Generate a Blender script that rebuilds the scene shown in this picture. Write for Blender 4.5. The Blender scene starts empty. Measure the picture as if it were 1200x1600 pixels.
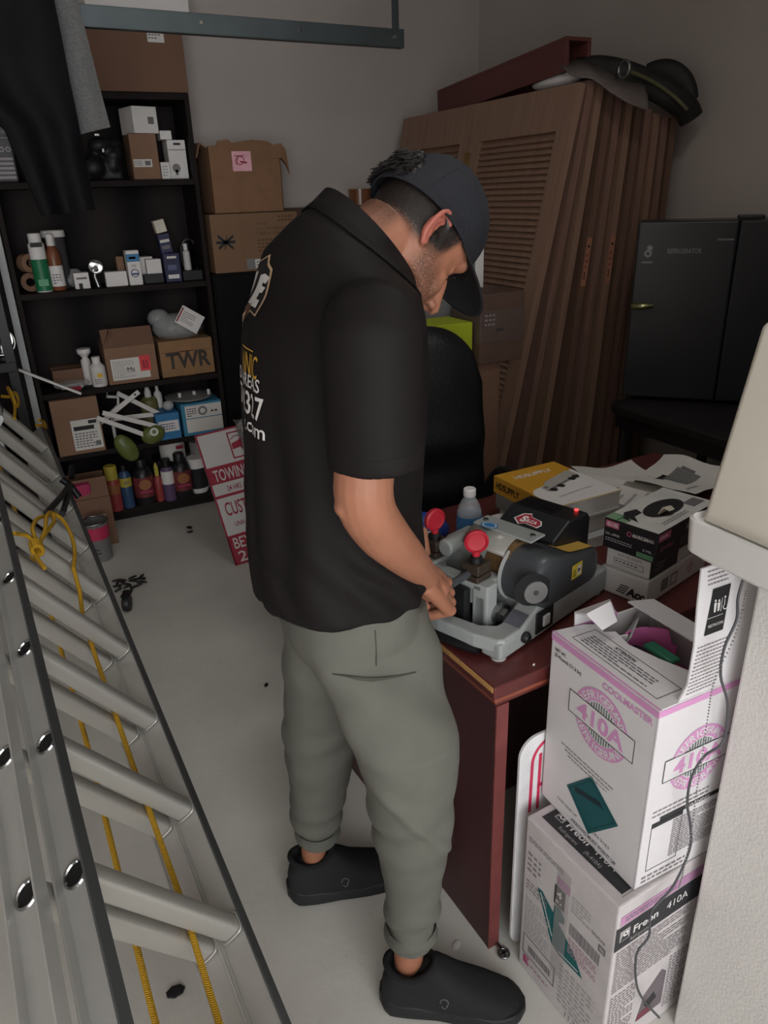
import bpy, bmesh, math, random
import numpy as np
from mathutils import Vector as V, Matrix, noise
from mathutils.bvhtree import BVHTree
random.seed(7)
sc = bpy.context.scene
COL = sc.collection
PI = math.pi
def R(d): return math.radians(d)

# ------------------------------------------------------------------ camera
F_PX, PITCH, ROLL, YAW, CAM_H = 1152.4, R(23.369), R(1.972), R(25.616), 1.62
_cy, _sy, _cp, _sp = math.cos(YAW), math.sin(YAW), math.cos(PITCH), math.sin(PITCH)
_fw = V((_sy*_cp, _cy*_cp, -_sp)); _r0 = V((_cy, -_sy, 0)); _d0 = _fw.cross(_r0)
_rt = _r0*math.cos(ROLL) + _d0*math.sin(ROLL); _dn = -_r0*math.sin(ROLL) + _d0*math.cos(ROLL)
CAM = V((0, 0, CAM_H))
def ray(x, y): return _rt*((x-600)/F_PX) + _dn*((y-800)/F_PX) + _fw
def onx(x, y, X): d = ray(x, y); return CAM + d*(X/d.x)
def ony(x, y, Y): d = ray(x, y); return CAM + d*(Y/d.y)
def onz(x, y, z): d = ray(x, y); return CAM + d*((z-CAM_H)/d.z)
cd = bpy.data.cameras.new('camera'); co = bpy.data.objects.new('camera', cd); COL.objects.link(co)
cd.sensor_fit = 'HORIZONTAL'; cd.sensor_width = 36; cd.lens = F_PX/1200*36; cd.clip_start = .02
co.matrix_world = Matrix(((_rt.x, -_dn.x, -_fw.x, 0), (_rt.y, -_dn.y, -_fw.y, 0), (_rt.z, -_dn.z, -_fw.z, CAM_H), (0, 0, 0, 1)))
sc.camera = co

# ------------------------------------------------------------------ materials
def lin(c):
    c = c/255
    return c/12.92 if c <= .04045 else ((c+.055)/1.055)**2.4
def C(rgb): return (lin(rgb[0]), lin(rgb[1]), lin(rgb[2]), 1)
MC = {}
def mat(name, rgb, rough=.6, metal=0., var=.12, scale=14, bump=0., bscale=120, stretch=None, trans=0., ior=1.45, emit=None, spec=.5, coat=0., alpha=1., sheen=0.):
    if name in MC: return MC[name]
    m = bpy.data.materials.new(name); m.use_nodes = True; nt = m.node_tree; b = nt.nodes['Principled BSDF']
    L = nt.links.new
    tc = nt.nodes.new('ShaderNodeTexCoord'); mp = nt.nodes.new('ShaderNodeMapping'); L(tc.outputs['Object'], mp.inputs['Vector'])
    if stretch: mp.inputs['Scale'].default_value = stretch
    n = nt.nodes.new('ShaderNodeTexNoise'); n.inputs['Scale'].default_value = scale; n.inputs['Detail'].default_value = 5; L(mp.outputs[0], n.inputs['Vector'])
    rp = nt.nodes.new('ShaderNodeValToRGB'); c = C(rgb)
    rp.color_ramp.elements[0].position = .3; rp.color_ramp.elements[1].position = .7
    rp.color_ramp.elements[0].color = tuple(min(1, v*(1-var)) for v in c[:3])+(1,); rp.color_ramp.elements[1].color = tuple(min(1, v*(1+var)) for v in c[:3])+(1,)
    L(n.outputs['Fac'], rp.inputs['Fac']); L(rp.outputs['Color'], b.inputs['Base Color'])
    b.inputs['Roughness'].default_value = rough; b.inputs['Metallic'].default_value = metal
    b.inputs['IOR'].default_value = ior; b.inputs['Transmission Weight'].default_value = trans
    b.inputs['Specular IOR Level'].default_value = spec; b.inputs['Coat Weight'].default_value = coat; b.inputs['Alpha'].default_value = alpha
    if sheen: b.inputs['Sheen Weight'].default_value = sheen
    if emit: b.inputs['Emission Color'].default_value = C(rgb); b.inputs['Emission Strength'].default_value = emit
    if bump:
        n2 = nt.nodes.new('ShaderNodeTexNoise'); n2.inputs['Scale'].default_value = bscale; n2.inputs['Detail'].default_value = 4; L(mp.outputs[0], n2.inputs['Vector'])
        bp = nt.nodes.new('ShaderNodeBump'); bp.inputs['Strength'].default_value = bump; bp.inputs['Distance'].default_value = .01
        L(n2.outputs['Fac'], bp.inputs['Height']); L(bp.outputs[0], b.inputs['Normal'])
    MC[name] = m; return m
def wave_mat(name, rgb, scale, axis='X', strength=.4, rough=.7, band='BANDS', var=.05, dist=0., c2=None, cmix=0.):
    m = mat(name, rgb, rough, var=var); nt = m.node_tree; b = nt.nodes['Principled BSDF']; L = nt.links.new
    if m.get('w'): return m
    m['w'] = 1
    tc = nt.nodes.new('ShaderNodeTexCoord'); w = nt.nodes.new('ShaderNodeTexWave'); w.wave_type = band; w.bands_direction = axis
    w.inputs['Scale'].default_value = scale; w.inputs['Distortion'].default_value = dist; w.inputs['Detail'].default_value = 2
    L(tc.outputs['Object'], w.inputs['Vector'])
    bp = nt.nodes.new('ShaderNodeBump'); bp.inputs['Strength'].default_value = strength; bp.inputs['Distance'].default_value = .004
    L(w.outputs['Fac'], bp.inputs['Height']); L(bp.outputs[0], b.inputs['Normal'])
    if c2:
        mx = nt.nodes.new('ShaderNodeMix'); mx.data_type = 'RGBA'
        old = b.inputs['Base Color'].links[0].from_socket; L(old, mx.inputs[6]); mx.inputs[7].default_value = C(c2)
        mm = nt.nodes.new('ShaderNodeMath'); mm.operation = 'MULTIPLY'; mm.inputs[1].default_value = cmix; L(w.outputs['Fac'], mm.inputs[0]); L(mm.outputs[0], mx.inputs[0]); L(mx.outputs[2], b.inputs['Base Color'])
    return m

# ------------------------------------------------------------------ text cache
TX = {}
def text_geo(body, bold=0.):
    k = (body, bold)
    if k not in TX:
        cu = bpy.data.curves.new('t', 'FONT'); cu.body = body; cu.size = 1; cu.offset = bold; cu.resolution_u = 3
        o = bpy.data.objects.new('t', cu); COL.objects.link(o)
        dg = bpy.context.evaluated_depsgraph_get(); dg.update()
        me = o.evaluated_get(dg).to_mesh()
        vs = [(v.co.x, v.co.y) for v in me.vertices]; fs = [tuple(p.vertices) for p in me.polygons]
        o.evaluated_get(dg).to_mesh_clear(); bpy.data.objects.remove(o); bpy.data.curves.remove(cu)
        xs = [v[0] for v in vs] or [0, 1]; ys = [v[1] for v in vs] or [0, 1]
        TX[k] = (vs, fs, min(xs), max(xs), min(ys), max(ys))
    return TX[k]

class Fr:
    "a flat frame: origin, right, up; points are o + u x + v y + n h"
    def __init__(s, o, u, v, eps=.0006):
        s.o, s.u, s.v = V(o), V(u).normalized(), V(v).normalized(); s.n = s.u.cross(s.v).normalized(); s.e = eps
    def p(s, x, y, h=0): return s.o + s.u*x + s.v*y + s.n*(s.e+h)

class MB:
    def __init__(s): s.v, s.f, s.m, s.ms = [], [], [], []
    def mi(s, m):
        if m not in s.ms: s.ms.append(m)
        return s.ms.index(m)
    def add(s, vs, fs, m, M=None):
        k = len(s.v); i = s.mi(m)
        s.v += [tuple(M @ V(q)) if M else tuple(q) for q in vs]
        s.f += [tuple(a+k for a in f) for f in fs]; s.m += [i]*len(fs); return s
    def box(s, x0, x1, y0, y1, z0, z1, m, M=None):
        vs = [(x0,y0,z0),(x1,y0,z0),(x1,y1,z0),(x0,y1,z0),(x0,y0,z1),(x1,y0,z1),(x1,y1,z1),(x0,y1,z1)]
        return s.add(vs, [(3,2,1,0),(4,5,6,7),(0,1,5,4),(1,2,6,5),(2,3,7,6),(3,0,4,7)], m, M)
    def loft(s, rings, m, cap=(True, True), closed=True, M=None):
        n = len(rings[0]); vs = [q for r in rings for q in r]; fs = []
        for i in range(len(rings)-1):
            for j in range(n if closed else n-1):
                a, b = i*n+j, i*n+(j+1) % n; fs.append((a, b, b+n, a+n))
        if cap[0]: fs.append(tuple(range(n-1, -1, -1)))
        if cap[1]: fs.append(tuple((len(rings)-1)*n+j for j in range(n)))
        return s.add(vs, fs, m, M)
    def tube(s, pts, r, m, n=10, cap=True, M=None, ry=None, up=None):
        pts = [V(p) for p in pts]; rings = []; N = len(pts)
        t0 = (pts[1]-pts[0]).normalized(); a = V(up) if up else (V((0,0,1)) if abs(t0.z) < .9 else V((1,0,0)))
        x = (a - t0*a.dot(t0)).normalized()
        for i, p in enumerate(pts):
            t = (pts[min(i+1, N-1)]-pts[max(i-1, 0)]).normalized()
            x = (x - t*x.dot(t)).normalized(); y = t.cross(x)
            ra = r[i] if isinstance(r, (list, tuple)) else r
            rb = ra if ry is None else (ry[i] if isinstance(ry, (list, tuple)) else ry)
            rings.append([p + x*(ra*math.cos(2*PI*j/n)) + y*(rb*math.sin(2*PI*j/n)) for j in range(n)])
        return s.loft(rings, m, (cap, cap), M=M)
    def cyl(s, p0, p1, r0, m, r1=None, n=20, M=None, cap=True): return s.tube([p0, p1], [r0, r0 if r1 is None else r1], m, n, cap, M)
    def lathe(s, prof, m, c=(0,0,0), n=24, M=None, cap=(True, True)):
        rings = [[(c[0]+r*math.cos(2*PI*j/n), c[1]+r*math.sin(2*PI*j/n), c[2]+z) for j in range(n)] for r, z in prof]
        return s.loft(rings, m, cap, M=M)
    def prism(s, poly, a, b, m, M=None, axis='z'):
        f = {'z': lambda x, y, h: (x, y, h), 'y': lambda x, y, h: (x, h, y), 'x': lambda x, y, h: (h, x, y)}[axis]
        n = len(poly); vs = [f(x, y, a) for x, y in poly]+[f(x, y, b) for x, y in poly]
        fs = [tuple(range(n-1, -1, -1)), tuple(range(n, 2*n))]+[(i, (i+1) % n, n+(i+1) % n, n+i) for i in range(n)]
        return s.add(vs, fs, m, M)
    def ell(s, c, r, m, nu=16, nv=10, M=None):
        rings = []
        for i in range(1, nv):
            t = PI*i/nv; rings.append([(c[0]+r[0]*math.sin(t)*math.cos(2*PI*j/nu), c[1]+r[1]*math.sin(t)*math.sin(2*PI*j/nu), c[2]-r[2]*math.cos(t)) for j in range(nu)])
        return s.loft(rings, m, M=M)
    def grid(s, fn, nu, nv, m, M=None):
        vs = [fn(i/nu, j/nv) for j in range(nv+1) for i in range(nu+1)]
        fs = [(j*(nu+1)+i, j*(nu+1)+i+1, (j+1)*(nu+1)+i+1, (j+1)*(nu+1)+i) for j in range(nv) for i in range(nu)]
        return s.add(vs, fs, m, M)
    # flat printing on a frame
    def rect(s, fr, x, y, w, h, m, lift=0): return s.add([fr.p(x,y,lift), fr.p(x+w,y,lift), fr.p(x+w,y+h,lift), fr.p(x,y+h,lift)], [(0,1,2,3)], m)
    def poly(s, fr, pts, m, lift=0): return s.add([fr.p(x, y, lift) for x, y in pts], [tuple(range(len(pts)))], m)
    def frame(s, fr, x, y, w, h, t, m, lift=0):
        s.rect(fr,x,y,w,t,m,lift); s.rect(fr,x,y+h-t,w,t,m,lift); s.rect(fr,x,y+t,t,h-2*t,m,lift); return s.rect(fr,x+w-t,y+t,t,h-2*t,m,lift)
    def text(s, fr, body, x, y, h, m, w=None, al='l', bold=0., lift=.0002, rot=0, ital=0.):
        vs, fs, x0, x1, y0, y1 = text_geo(body, bold); ky = h/.73; kx = ky if w is None else w/max(1e-6, x1-x0)
        tw = (x1-x0)*kx; ox = {'l': 0, 'c': -tw/2, 'r': -tw}[al]; ca, sa = math.cos(rot), math.sin(rot)
        out = []
        for a, b in vs:
            px, py = (a-x0)*kx+ox+ital*b*ky, b*ky; out.append(fr.p(x+px*ca-py*sa, y+px*sa+py*ca, lift))
        return s.add(out, fs, m)
    def arctext(s, fr, body, cx, cy, r, a0, a1, h, m, inward=False, bold=.02, lift=.0003):
        N = len(body)
        for i, ch in enumerate(body):
            a = a0+(a1-a0)*(i+.5)/N
            rot = a-PI/2 if not inward else a+PI/2
            s.text(fr, ch, cx+r*math.cos(a), cy+r*math.sin(a), h, m, al='c', bold=bold, lift=lift, rot=rot)
        return s
    def disc(s, fr, cx, cy, r0, r1, m, a0=0, a1=2*PI, n=32, lift=0, sx=1.):
        vs, fs = [], []
        for i in range(n+1):
            a = a0+(a1-a0)*i/n; c, d = math.cos(a), math.sin(a)
            vs += [fr.p(cx+r0*c*sx, cy+r0*d, lift), fr.p(cx+r1*c*sx, cy+r1*d, lift)]
        for i in range(n): k = 2*i; fs.append((k, k+1, k+3, k+2))
        return s.add(vs, fs, m)
    def lines(s, fr, x, y, w, h, n, m, th=None, seed=1, lift=.0001, fill=.9):
        "rows of print too small to read, each broken into words"
        rnd = random.Random(seed); th = th or h/n*.45
        for i in range(n):
            yy = y+h-(i+.7)*h/n; xx = x; end = x+w*(fill if i % 4 != 3 else rnd.uniform(.4, .8))
            while xx < end:
                l = min(rnd.uniform(.02, .07)*max(w, .08)+th, end-xx)
                s.rect(fr, xx, yy, l, th, m, lift); xx += l+th*.8
        return s

ROOTS = {}
def obj(name, mb, parent=None, bev=0., sub=0, smooth=None, world=False, seg=2, solid=0., disp=None):
    me = bpy.data.meshes.new(name); vs = mb.v
    if world and parent is not None:
        r_ = parent
        while r_.name not in ROOTS: r_ = r_.parent
        Mi = ROOTS[r_.name].inverted(); vs = [tuple(Mi @ V(q)) for q in vs]
    me.from_pydata(vs, [], mb.f)
    for m in mb.ms: me.materials.append(m)
    me.polygons.foreach_set('material_index', mb.m); me.update()
    if smooth:
        me.polygons.foreach_set('use_smooth', [True]*len(me.polygons))
        if smooth < 180: me.set_sharp_from_angle(angle=R(smooth))
    o = bpy.data.objects.new(name, me); COL.objects.link(o)
    if parent is not None: o.parent = parent
    if solid: k = o.modifiers.new('solid', 'SOLIDIFY'); k.thickness = solid; k.offset = 0
    if bev: k = o.modifiers.new('bevel', 'BEVEL'); k.width = bev; k.segments = seg; k.limit_method = 'ANGLE'; k.angle_limit = R(40)
    if sub: k = o.modifiers.new('sub', 'SUBSURF'); k.levels = k.render_levels = sub
    return o
def tag(o, label, cat, group=None, kind=None):
    o['label'] = label; o['category'] = cat
    if group: o['group'] = group
    if kind: o['kind'] = kind
    return o
def thing(name, label, cat, loc=(0,0,0), rz=0., group=None):
    o = bpy.data.objects.new(name, None); COL.objects.link(o); o.location = loc; o.rotation_euler = (0, 0, rz); o.empty_display_size = .05
    ROOTS[o.name] = Matrix.Translation(V(loc)) @ Matrix.Rotation(rz, 4, 'Z')
    return tag(o, label, cat, group)
def struct(name, mb, **k):
    o = obj(name, mb, **k); o['kind'] = 'structure'; return o
def remesh(mb, vox, smooth_it=2, fac=.5):
    "one continuous surface out of overlapping closed shapes"
    me = bpy.data.meshes.new('r'); me.from_pydata(mb.v, [], mb.f); me.update()
    o = bpy.data.objects.new('r', me); COL.objects.link(o)
    k = o.modifiers.new('r', 'REMESH'); k.mode = 'VOXEL'; k.voxel_size = vox
    if smooth_it: k = o.modifiers.new('s', 'SMOOTH'); k.iterations = smooth_it; k.factor = fac
    dg = bpy.context.evaluated_depsgraph_get(); dg.update(); e = o.evaluated_get(dg); mm = e.to_mesh()
    nv = len(mm.vertices); co_ = np.empty(nv*3, np.float32); mm.vertices.foreach_get('co', co_)
    no_ = np.empty(nv*3, np.float32); mm.vertices.foreach_get('normal', no_)
    fs = [tuple(p.vertices) for p in mm.polygons]
    e.to_mesh_clear(); bpy.data.objects.remove(o); bpy.data.meshes.remove(me)
    return co_.reshape(-1, 3), no_.reshape(-1, 3), fs
# ------------------------------------------------------------------ palette
WALL = mat('painted_wall', (186,178,172), .85, var=.03, scale=3, bump=.12, bscale=60)
CEIL = mat('ceiling_paint', (176,172,166), .9, var=.03, bump=.1)
STUC = mat('stucco', (222,219,214), .8, var=.03, scale=6, bump=.22, bscale=190)
FLOOR = mat('concrete_floor', (206,204,197), .6, var=.11, scale=2.2, bump=.08, bscale=40)
def floor_detail(m):
    nt = m.node_tree; L = nt.links.new; b = nt.nodes['Principled BSDF']
    tc = nt.nodes.new('ShaderNodeTexCoord'); n = nt.nodes.new('ShaderNodeTexNoise'); n.inputs['Scale'].default_value = 26; n.inputs['Detail'].default_value = 8; n.inputs['Roughness'].default_value = .8
    L(tc.outputs['Object'], n.inputs['Vector']); r = nt.nodes.new('ShaderNodeValToRGB'); r.color_ramp.elements[0].position = .28; r.color_ramp.elements[1].position = .42
    r.color_ramp.elements[0].color = (.78,.77,.76,1); r.color_ramp.elements[1].color = (1,1,1,1); L(n.outputs['Fac'], r.inputs['Fac'])
    mx = nt.nodes.new('ShaderNodeMix'); mx.data_type = 'RGBA'; mx.blend_type = 'MULTIPLY'; mx.inputs[0].default_value = 1
    L(b.inputs['Base Color'].links[0].from_socket, mx.inputs[6]); L(r.outputs[0], mx.inputs[7]); L(mx.outputs[2], b.inputs['Base Color'])
floor_detail(FLOOR)
ESP = mat('espresso_laminate', (34,27,27), .45, var=.15, scale=5, stretch=(1,1,.15))
ESPB = wave_mat('shelf_back_panel', (46,39,39), .95, 'X', .02, .5, var=.1, dist=.6, c2=(17,14,14), cmix=1.)
CARD = mat('cardboard', (138,106,84), .8, var=.06, scale=6, bump=.05, bscale=80)
CARD2 = mat('cardboard_dark', (118,88,70), .8, var=.06, scale=6, bump=.05)
CARDI = mat('cardboard_inside', (120,88,66), .85, var=.06)
TAPE = mat('packing_tape', (150,112,78), .3, var=.05)
WHITE = mat('white_card', (222,219,216), .6, var=.02)
PAPER = mat('paper', (215,212,206), .75, var=.03)
INK = mat('black_ink', (30,29,31), .6, var=.05)
GINK = mat('grey_ink', (112,109,112), .7, var=.05)
LINK = mat('light_grey_ink', (165,162,162), .7, var=.05)
BLK = mat('black_plastic', (24,24,26), .45, var=.1)
BLKM = mat('black_metal', (22,22,23), .4, metal=.3, var=.1)
DGRY = mat('dark_grey_plastic', (62,64,66), .42, var=.08, bump=.03, bscale=300)
LGRY = mat('light_grey_plastic', (172,175,174), .5, var=.04)
GREY = mat('grey_plastic', (125,125,124), .55, var=.06)
RED = mat('red', (176,32,48), .5, var=.05)
CRIM = mat('crimson_print', (140,24,48), .6, var=.04)
PINK = mat('pink_print', (214,150,196), .6, var=.03)
HOTP = mat('hot_pink', (164,48,88), .55, var=.05)
TEAL = mat('teal_print', (22,94,96), .6, var=.05)
BLUE = mat('blue_print', (52,120,170), .5, var=.05)
DBLUE = mat('dark_blue', (34,52,110), .5, var=.06)
GREEN = mat('green_print', (30,112,72), .45, var=.05)
LIME = mat('lime', (172,186,40), .6, var=.04)
YEL = mat('yellow', (226,178,44), .5, var=.05)
ORNG = mat('orange_print', (150,94,58), .5, var=.08)
GOLD = mat('yellow_cover', (206,152,46), .45, var=.04)
ALU = mat('aluminium', (184,182,176), .38, metal=.4, var=.06, scale=9, stretch=(.15,.15,.15), bump=.02, bscale=300)
ALUW = mat('aluminium_worn', (186,185,181), .40, metal=.35, var=.10, scale=5, bump=.03, bscale=200)
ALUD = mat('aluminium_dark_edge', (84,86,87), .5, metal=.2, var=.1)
STEEL = mat('steel', (150,150,150), .3, metal=1., var=.08)
CHROME = mat('chrome', (200,200,200), .12, metal=1., var=.03)
GALV = mat('galvanised_rail', (84,92,94), .45, metal=.7, var=.1, scale=8)
CLEAR = mat('clear_plastic', (225,230,234), .12, var=.01, alpha=.28)
POLY = mat('clear_film', (206,208,208), .25, var=.08, alpha=.35)
ROPE = wave_mat('yellow_rope', (238,184,46), 160, 'DIAGONAL', .8, .7)
PINE = mat('pine', (140,111,93), .5, var=.13, scale=7, stretch=(6,6,.35)); PINEB = mat('pine_pink', (128,98,86), .5, var=.16, scale=7, stretch=(6,6,.35)); PINEC = mat('pine_dark', (112,86,72), .5, var=.18, scale=7, stretch=(6,6,.35))
PINE2_ = mat('pine_edge', (158,112,84), .5, var=.2, scale=9, stretch=(8,8,.25))
MAHO = mat('mahogany_laminate', (88,40,38), .38, var=.18, scale=6, stretch=(.5,3,3), coat=.15)
MAHOD = mat('mahogany_side', (68,34,36), .45, var=.15, scale=5, stretch=(3,3,.5))
MAHOE = mat('mahogany_edge', (136,72,52), .4, var=.12, scale=10)
WOODR = mat('red_brown_board', (94,52,48), .55, var=.12, scale=5, stretch=(3,.4,3))
WOODD = mat('dark_brown_board', (86,62,52), .55, var=.12, scale=6, stretch=(.4,3,3))
LEATH = mat('black_leather', (20,20,22), .38, var=.1, bump=.15, bscale=90)
FRIDGE = mat('black_fridge', (36,38,41), .33, var=.05, spec=.6, bump=.03, bscale=250)

# ------------------------------------------------------------------ the room
YB, XR, XL, YO = 4.32, 2.80, -1.75, -2.3       # back wall, right wall, left wall, open side
struct('floor', MB().box(XL-.15, XR+.15, YO-1.5, YB+.15, -.1, 0, FLOOR))
struct('ceiling', MB().box(XL-.15, XR+.15, YO, YB+.15, 2.95, 3.05, CEIL))
struct('wall_back', MB().box(XL-.15, XR+.15, YB, YB+.15, 0, 2.95, WALL))
struct('wall_right', MB().box(XR, XR+.15, .62, YB, 0, 2.95, WALL))
struct('wall_left', MB().box(XL-.15, XL, YO, YB, 0, 2.95, WALL))
nw = MB(); nw.box(.94, 1.10, YO, .645, 0, 2.95, STUC); nw.box(1.10, XR+.15, .50, .62, 0, 2.95, WALL)
struct('wall_near', nw, bev=.006)
w = bpy.data.worlds.new('world'); sc.world = w; w.use_nodes = True
bg = w.node_tree.nodes['Background']; bg.inputs['Color'].default_value = (.97,.98,1.0,1); bg.inputs['Strength'].default_value = 5.0
pl = bpy.data.lights.new('daylight_portal', 'AREA'); pl.shape = 'RECTANGLE'; pl.size = 2.75; pl.size_y = 2.9; pl.cycles.is_portal = True
po = bpy.data.objects.new('daylight_portal', pl); COL.objects.link(po); po.location = ((XL+.94)/2, YO+.02, 1.46); po.rotation_euler = (R(90), 0, 0)
cl_ = bpy.data.lights.new('added_fill_light', 'AREA'); cl_.shape = 'DISK'; cl_.size = .55; cl_.energy = 6.5; cl_.color = (1., .98, .95); clo = bpy.data.objects.new('added_fill_light', cl_); COL.objects.link(clo); clo.location = (1.35, 1.15, 2.90)  # added fill light, unseen overhead, to brighten the desk and door stack
sc.view_settings.view_transform = 'Standard'; sc.view_settings.look = 'None'; sc.view_settings.gamma = 1; sc.view_settings.exposure = 0.
sc.cycles.use_denoising = True; sc.cycles.max_bounces = 8; sc.cycles.diffuse_bounces = 5

# ------------------------------------------------------------------ shelf unit and what stands on it
SY = 4.0                                         # its front plane
SH = {1: .07, 2: .42, 3: .748, 4: 1.232, 5: 1.716, 6: 2.085}; SG = .0015
def shelf_unit(label, x0, x1, boards):
    t = thing('bookshelf', label, 'bookshelf', ((x0+x1)/2, SY+.15, 0)); h = (x1-x0)/2
    for s in (-1, 1):
        b = MB(); b.box(s*h-(.022 if s > 0 else 0), s*h+(.022 if s < 0 else 0), -.15, .15, 0, 2.085, ESP); obj('side_panel', b, t, bev=.002)
    obj('back_panel', MB().box(-h+.022, h-.022, .142, .15, .03, 2.08, ESPB), t)
    for z in boards:
        obj('shelf_board', MB().box(-h+.022, h-.022, -.148, .142, z-.028, z, ESP), t, bev=.002)
    obj('kick_board', MB().box(-h+.022, h-.022, -.12, -.1, 0, .042, ESP), t)
    return t
shelf_unit('tall dark brown bookshelf against the back wall, crowded with supplies', .03, .962, list(SH.values()))
shelf_unit('dark bookshelf at the left edge, mostly behind the hanging black trousers', -.94, -.012, [.07, .5, 1.0, 1.40, 1.70, 2.085])
tag(obj('white_board', MB().box(-.009, .024, SY+.005, SY+.28, 0, 1.9, LGRY), bev=.002), 'narrow light grey board squeezed between the two dark bookshelves', 'board')

def carton(label, x0, x1, y0, y1, z0, z1, m=CARD, rz=0., group=None, tape=True, cat='box', name='cardboard_box', bev=.003):
    t = thing(name, label, cat, ((x0+x1)/2, (y0+y1)/2, z0), rz, group); a, b, h = (x1-x0)/2, (y1-y0)/2, z1-z0
    obj('carton', MB().box(-a, a, -b, b, 0, h, m), t, bev=bev)
    if tape:
        tp = MB(); wd = min(.05, b*.4); tp.box(-a-.0008, a+.0008, -wd/2, wd/2, h-.05*min(1, h*3), h+.0008, TAPE); obj('tape', tp, t)
    t['_d'] = (a, b, h); return t
def front(t, eps=.0009): a, b, h = t['_d']; return Fr((-a, -b, 0), (1,0,0), (0,0,1), eps)      # face towards -Y, origin at its lower left
def leftf(t, eps=.0009): a, b, h = t['_d']; return Fr((-a, b, 0), (0,-1,0), (0,0,1), eps)      # face towards -X
def topf(t, eps=.0009): a, b, h = t['_d']; return Fr((-a, -b, h), (1,0,0), (0,1,0), eps)
def small(label, x0, x1, y0, y1, z0, z1, m, name='box', cat='box', rz=0., tilt=0., group=None, prt=None):
    "a small solid carton without separate parts"
    a, b, h = (x1-x0)/2, (y1-y0)/2, z1-z0
    mb = MB().box(-a, a, -b, b, 0, h, m)
    if prt: prt(mb, Fr((-a,-b,0), (1,0,0), (0,0,1)), 2*a, h)
    o = obj(name, mb, bev=.002); o.location = ((x0+x1)/2, (y0+y1)/2, z0); o.rotation_euler = (0, tilt, rz)
    return tag(o, label, cat, group)
def vessel(label, x, y, z, prof, m, name='bottle', cat='bottle', cap=None, band=None, group=None, handle=None):
    t = thing(name, label, cat, (x, y, z), 0, group); obj('body', MB().lathe(prof, m), t, smooth=35)
    if cap: obj('cap', MB().lathe(cap[0], cap[1]), t, smooth=35)
    if band:
        z0, z1, r, bm = band[:4]; lb = MB().lathe([(r+.0007, z0), (r+.0007, z1)], bm, cap=(False, False))
        if len(band) > 4: fr = Fr((0, -r-.0012, 0), (1,0,0), (0,0,1)); band[4](lb, fr)
        obj('label', lb, t, smooth=35)
    if handle: obj('handle', handle, t, smooth=40)
    return t

# on top of the unit
b = carton('wide brown cardboard box lying on top of the tall bookshelf', .535, .965, SY+.0, SY+.29, 2.087, 2.375, CARD2)
p = MB(); f = front(b); p.rect(f, .27, .20, .075, .07, PAPER); p.lines(f, .275, .21, .06, .05, 4, GINK, seed=3, lift=.0003); obj('paper_label', p, b)
tag(obj('flat_carton', MB().box(.56, 1.02, SY+.03, SY+.30, 2.379, 2.52, WHITE), bev=.003), 'flat white carton on top of the brown box, behind the metal rail', 'box')

# shelf 5: small parts boxes
Y0 = SY+.02
z = SH[5]+SG
b = carton('plain tall brown box standing under the white cube box', .662, .79, Y0+.02, Y0+.2, z, z+.20, CARD, tape=False)
p = MB(); f = front(b); p.rect(f, .008, .055, .085, .034, PAPER); p.lines(f, .012, .06, .04, .024, 3, GINK, seed=4, lift=.0003); p.rect(f, .06, .062, .026, .02, GINK, .0003); obj('paper_label', p, b)
small('white cube box on top of the plain tall brown box', .672, .795, Y0+.02, Y0+.17, z+.201, z+.315, WHITE, rz=.25, prt=lambda m, f, w, h: m.rect(f, w*.6, h*.35, .03, .03, GINK))
small('tiny white box on top of the white light bulb box', .815, .87, Y0+.04, Y0+.12, z+.175, z+.214, WHITE)
def bulbbox(m, f, w, h):
    m.rect(f, .004, h*.74, w-.008, h*.02, GINK); m.rect(f, .03, h*.87, w*.4, .01, INK); m.disc(f, w*.36, h*.28, 0, .02, GREY); m.rect(f, w*.28, h*.1, w*.16, h*.14, GINK)
small('tall white bulb carton with a grey drawing at the right end of the top shelf', .842, .93, Y0+.04, Y0+.15, z, z+.173, WHITE, prt=bulbbox)
small('short white box between the brown box and the white bulb box', .795, .838, Y0+.02, Y0+.1, z, z+.075, WHITE, prt=lambda m, f, w, h: m.lines(f, .006, .01, w-.012, h*.7, 4, LINK))
bm_ = MB(); rr = random.Random(4)
for k in range(9): bm_.ell((rr.uniform(-.07,.07), rr.uniform(-.05,.05), rr.uniform(.03,.16)), (rr.uniform(.03,.06), rr.uniform(.03,.05), rr.uniform(.03,.06)), BLK, 12, 8)
bm_.box(-.09, .08, -.06, .06, 0, .06, BLK)
c_, n_, f_ = remesh(bm_, .008, 3)
o = obj('tool_bag', MB().add([tuple(q) for q in c_], f_, BLK), smooth=60); o.location = (.535, Y0+.1, z+.001); tag(o, 'lumpy black tool bag left of the tall brown box on the top shelf', 'bag')
fb = MB(); fb.box(-.002, .002, -.003, .003, 0, .03, CHROME); fo = obj('buckle', MB().box(-.022, -.002, -.068, -.06, .19, .198, CHROME).box(.0, .008, -.075, -.065, .12, .16, CHROME), o)
tb = thing('storage_tub', 'dark grey tub with white printed panel at the left edge of the picture', 'tub', (.106, Y0+.11, SH[5]+.002))
obj('body', MB().box(-.046, .046, -.09, .09, 0, .30, mat('tub_grey', (84,84,88), .5)), tb, bev=.010, seg=3)
p = MB(); f = Fr((-.044, -.0905, 0), (1,0,0), (0,0,1), .001)
for k in range(5): p.rect(f, .004, .015+k*.019, .078, .011, LINK)
for k in range(3): p.disc(f, .016+k*.027, .135, .006, .011, LINK)
p.text(f, 'TYPE', .08, .195, .016, LINK, w=.05, al='r'); p.rect(f, .004, .18, .078, .003, LINK); obj('printed_panel', p, tb)

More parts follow.
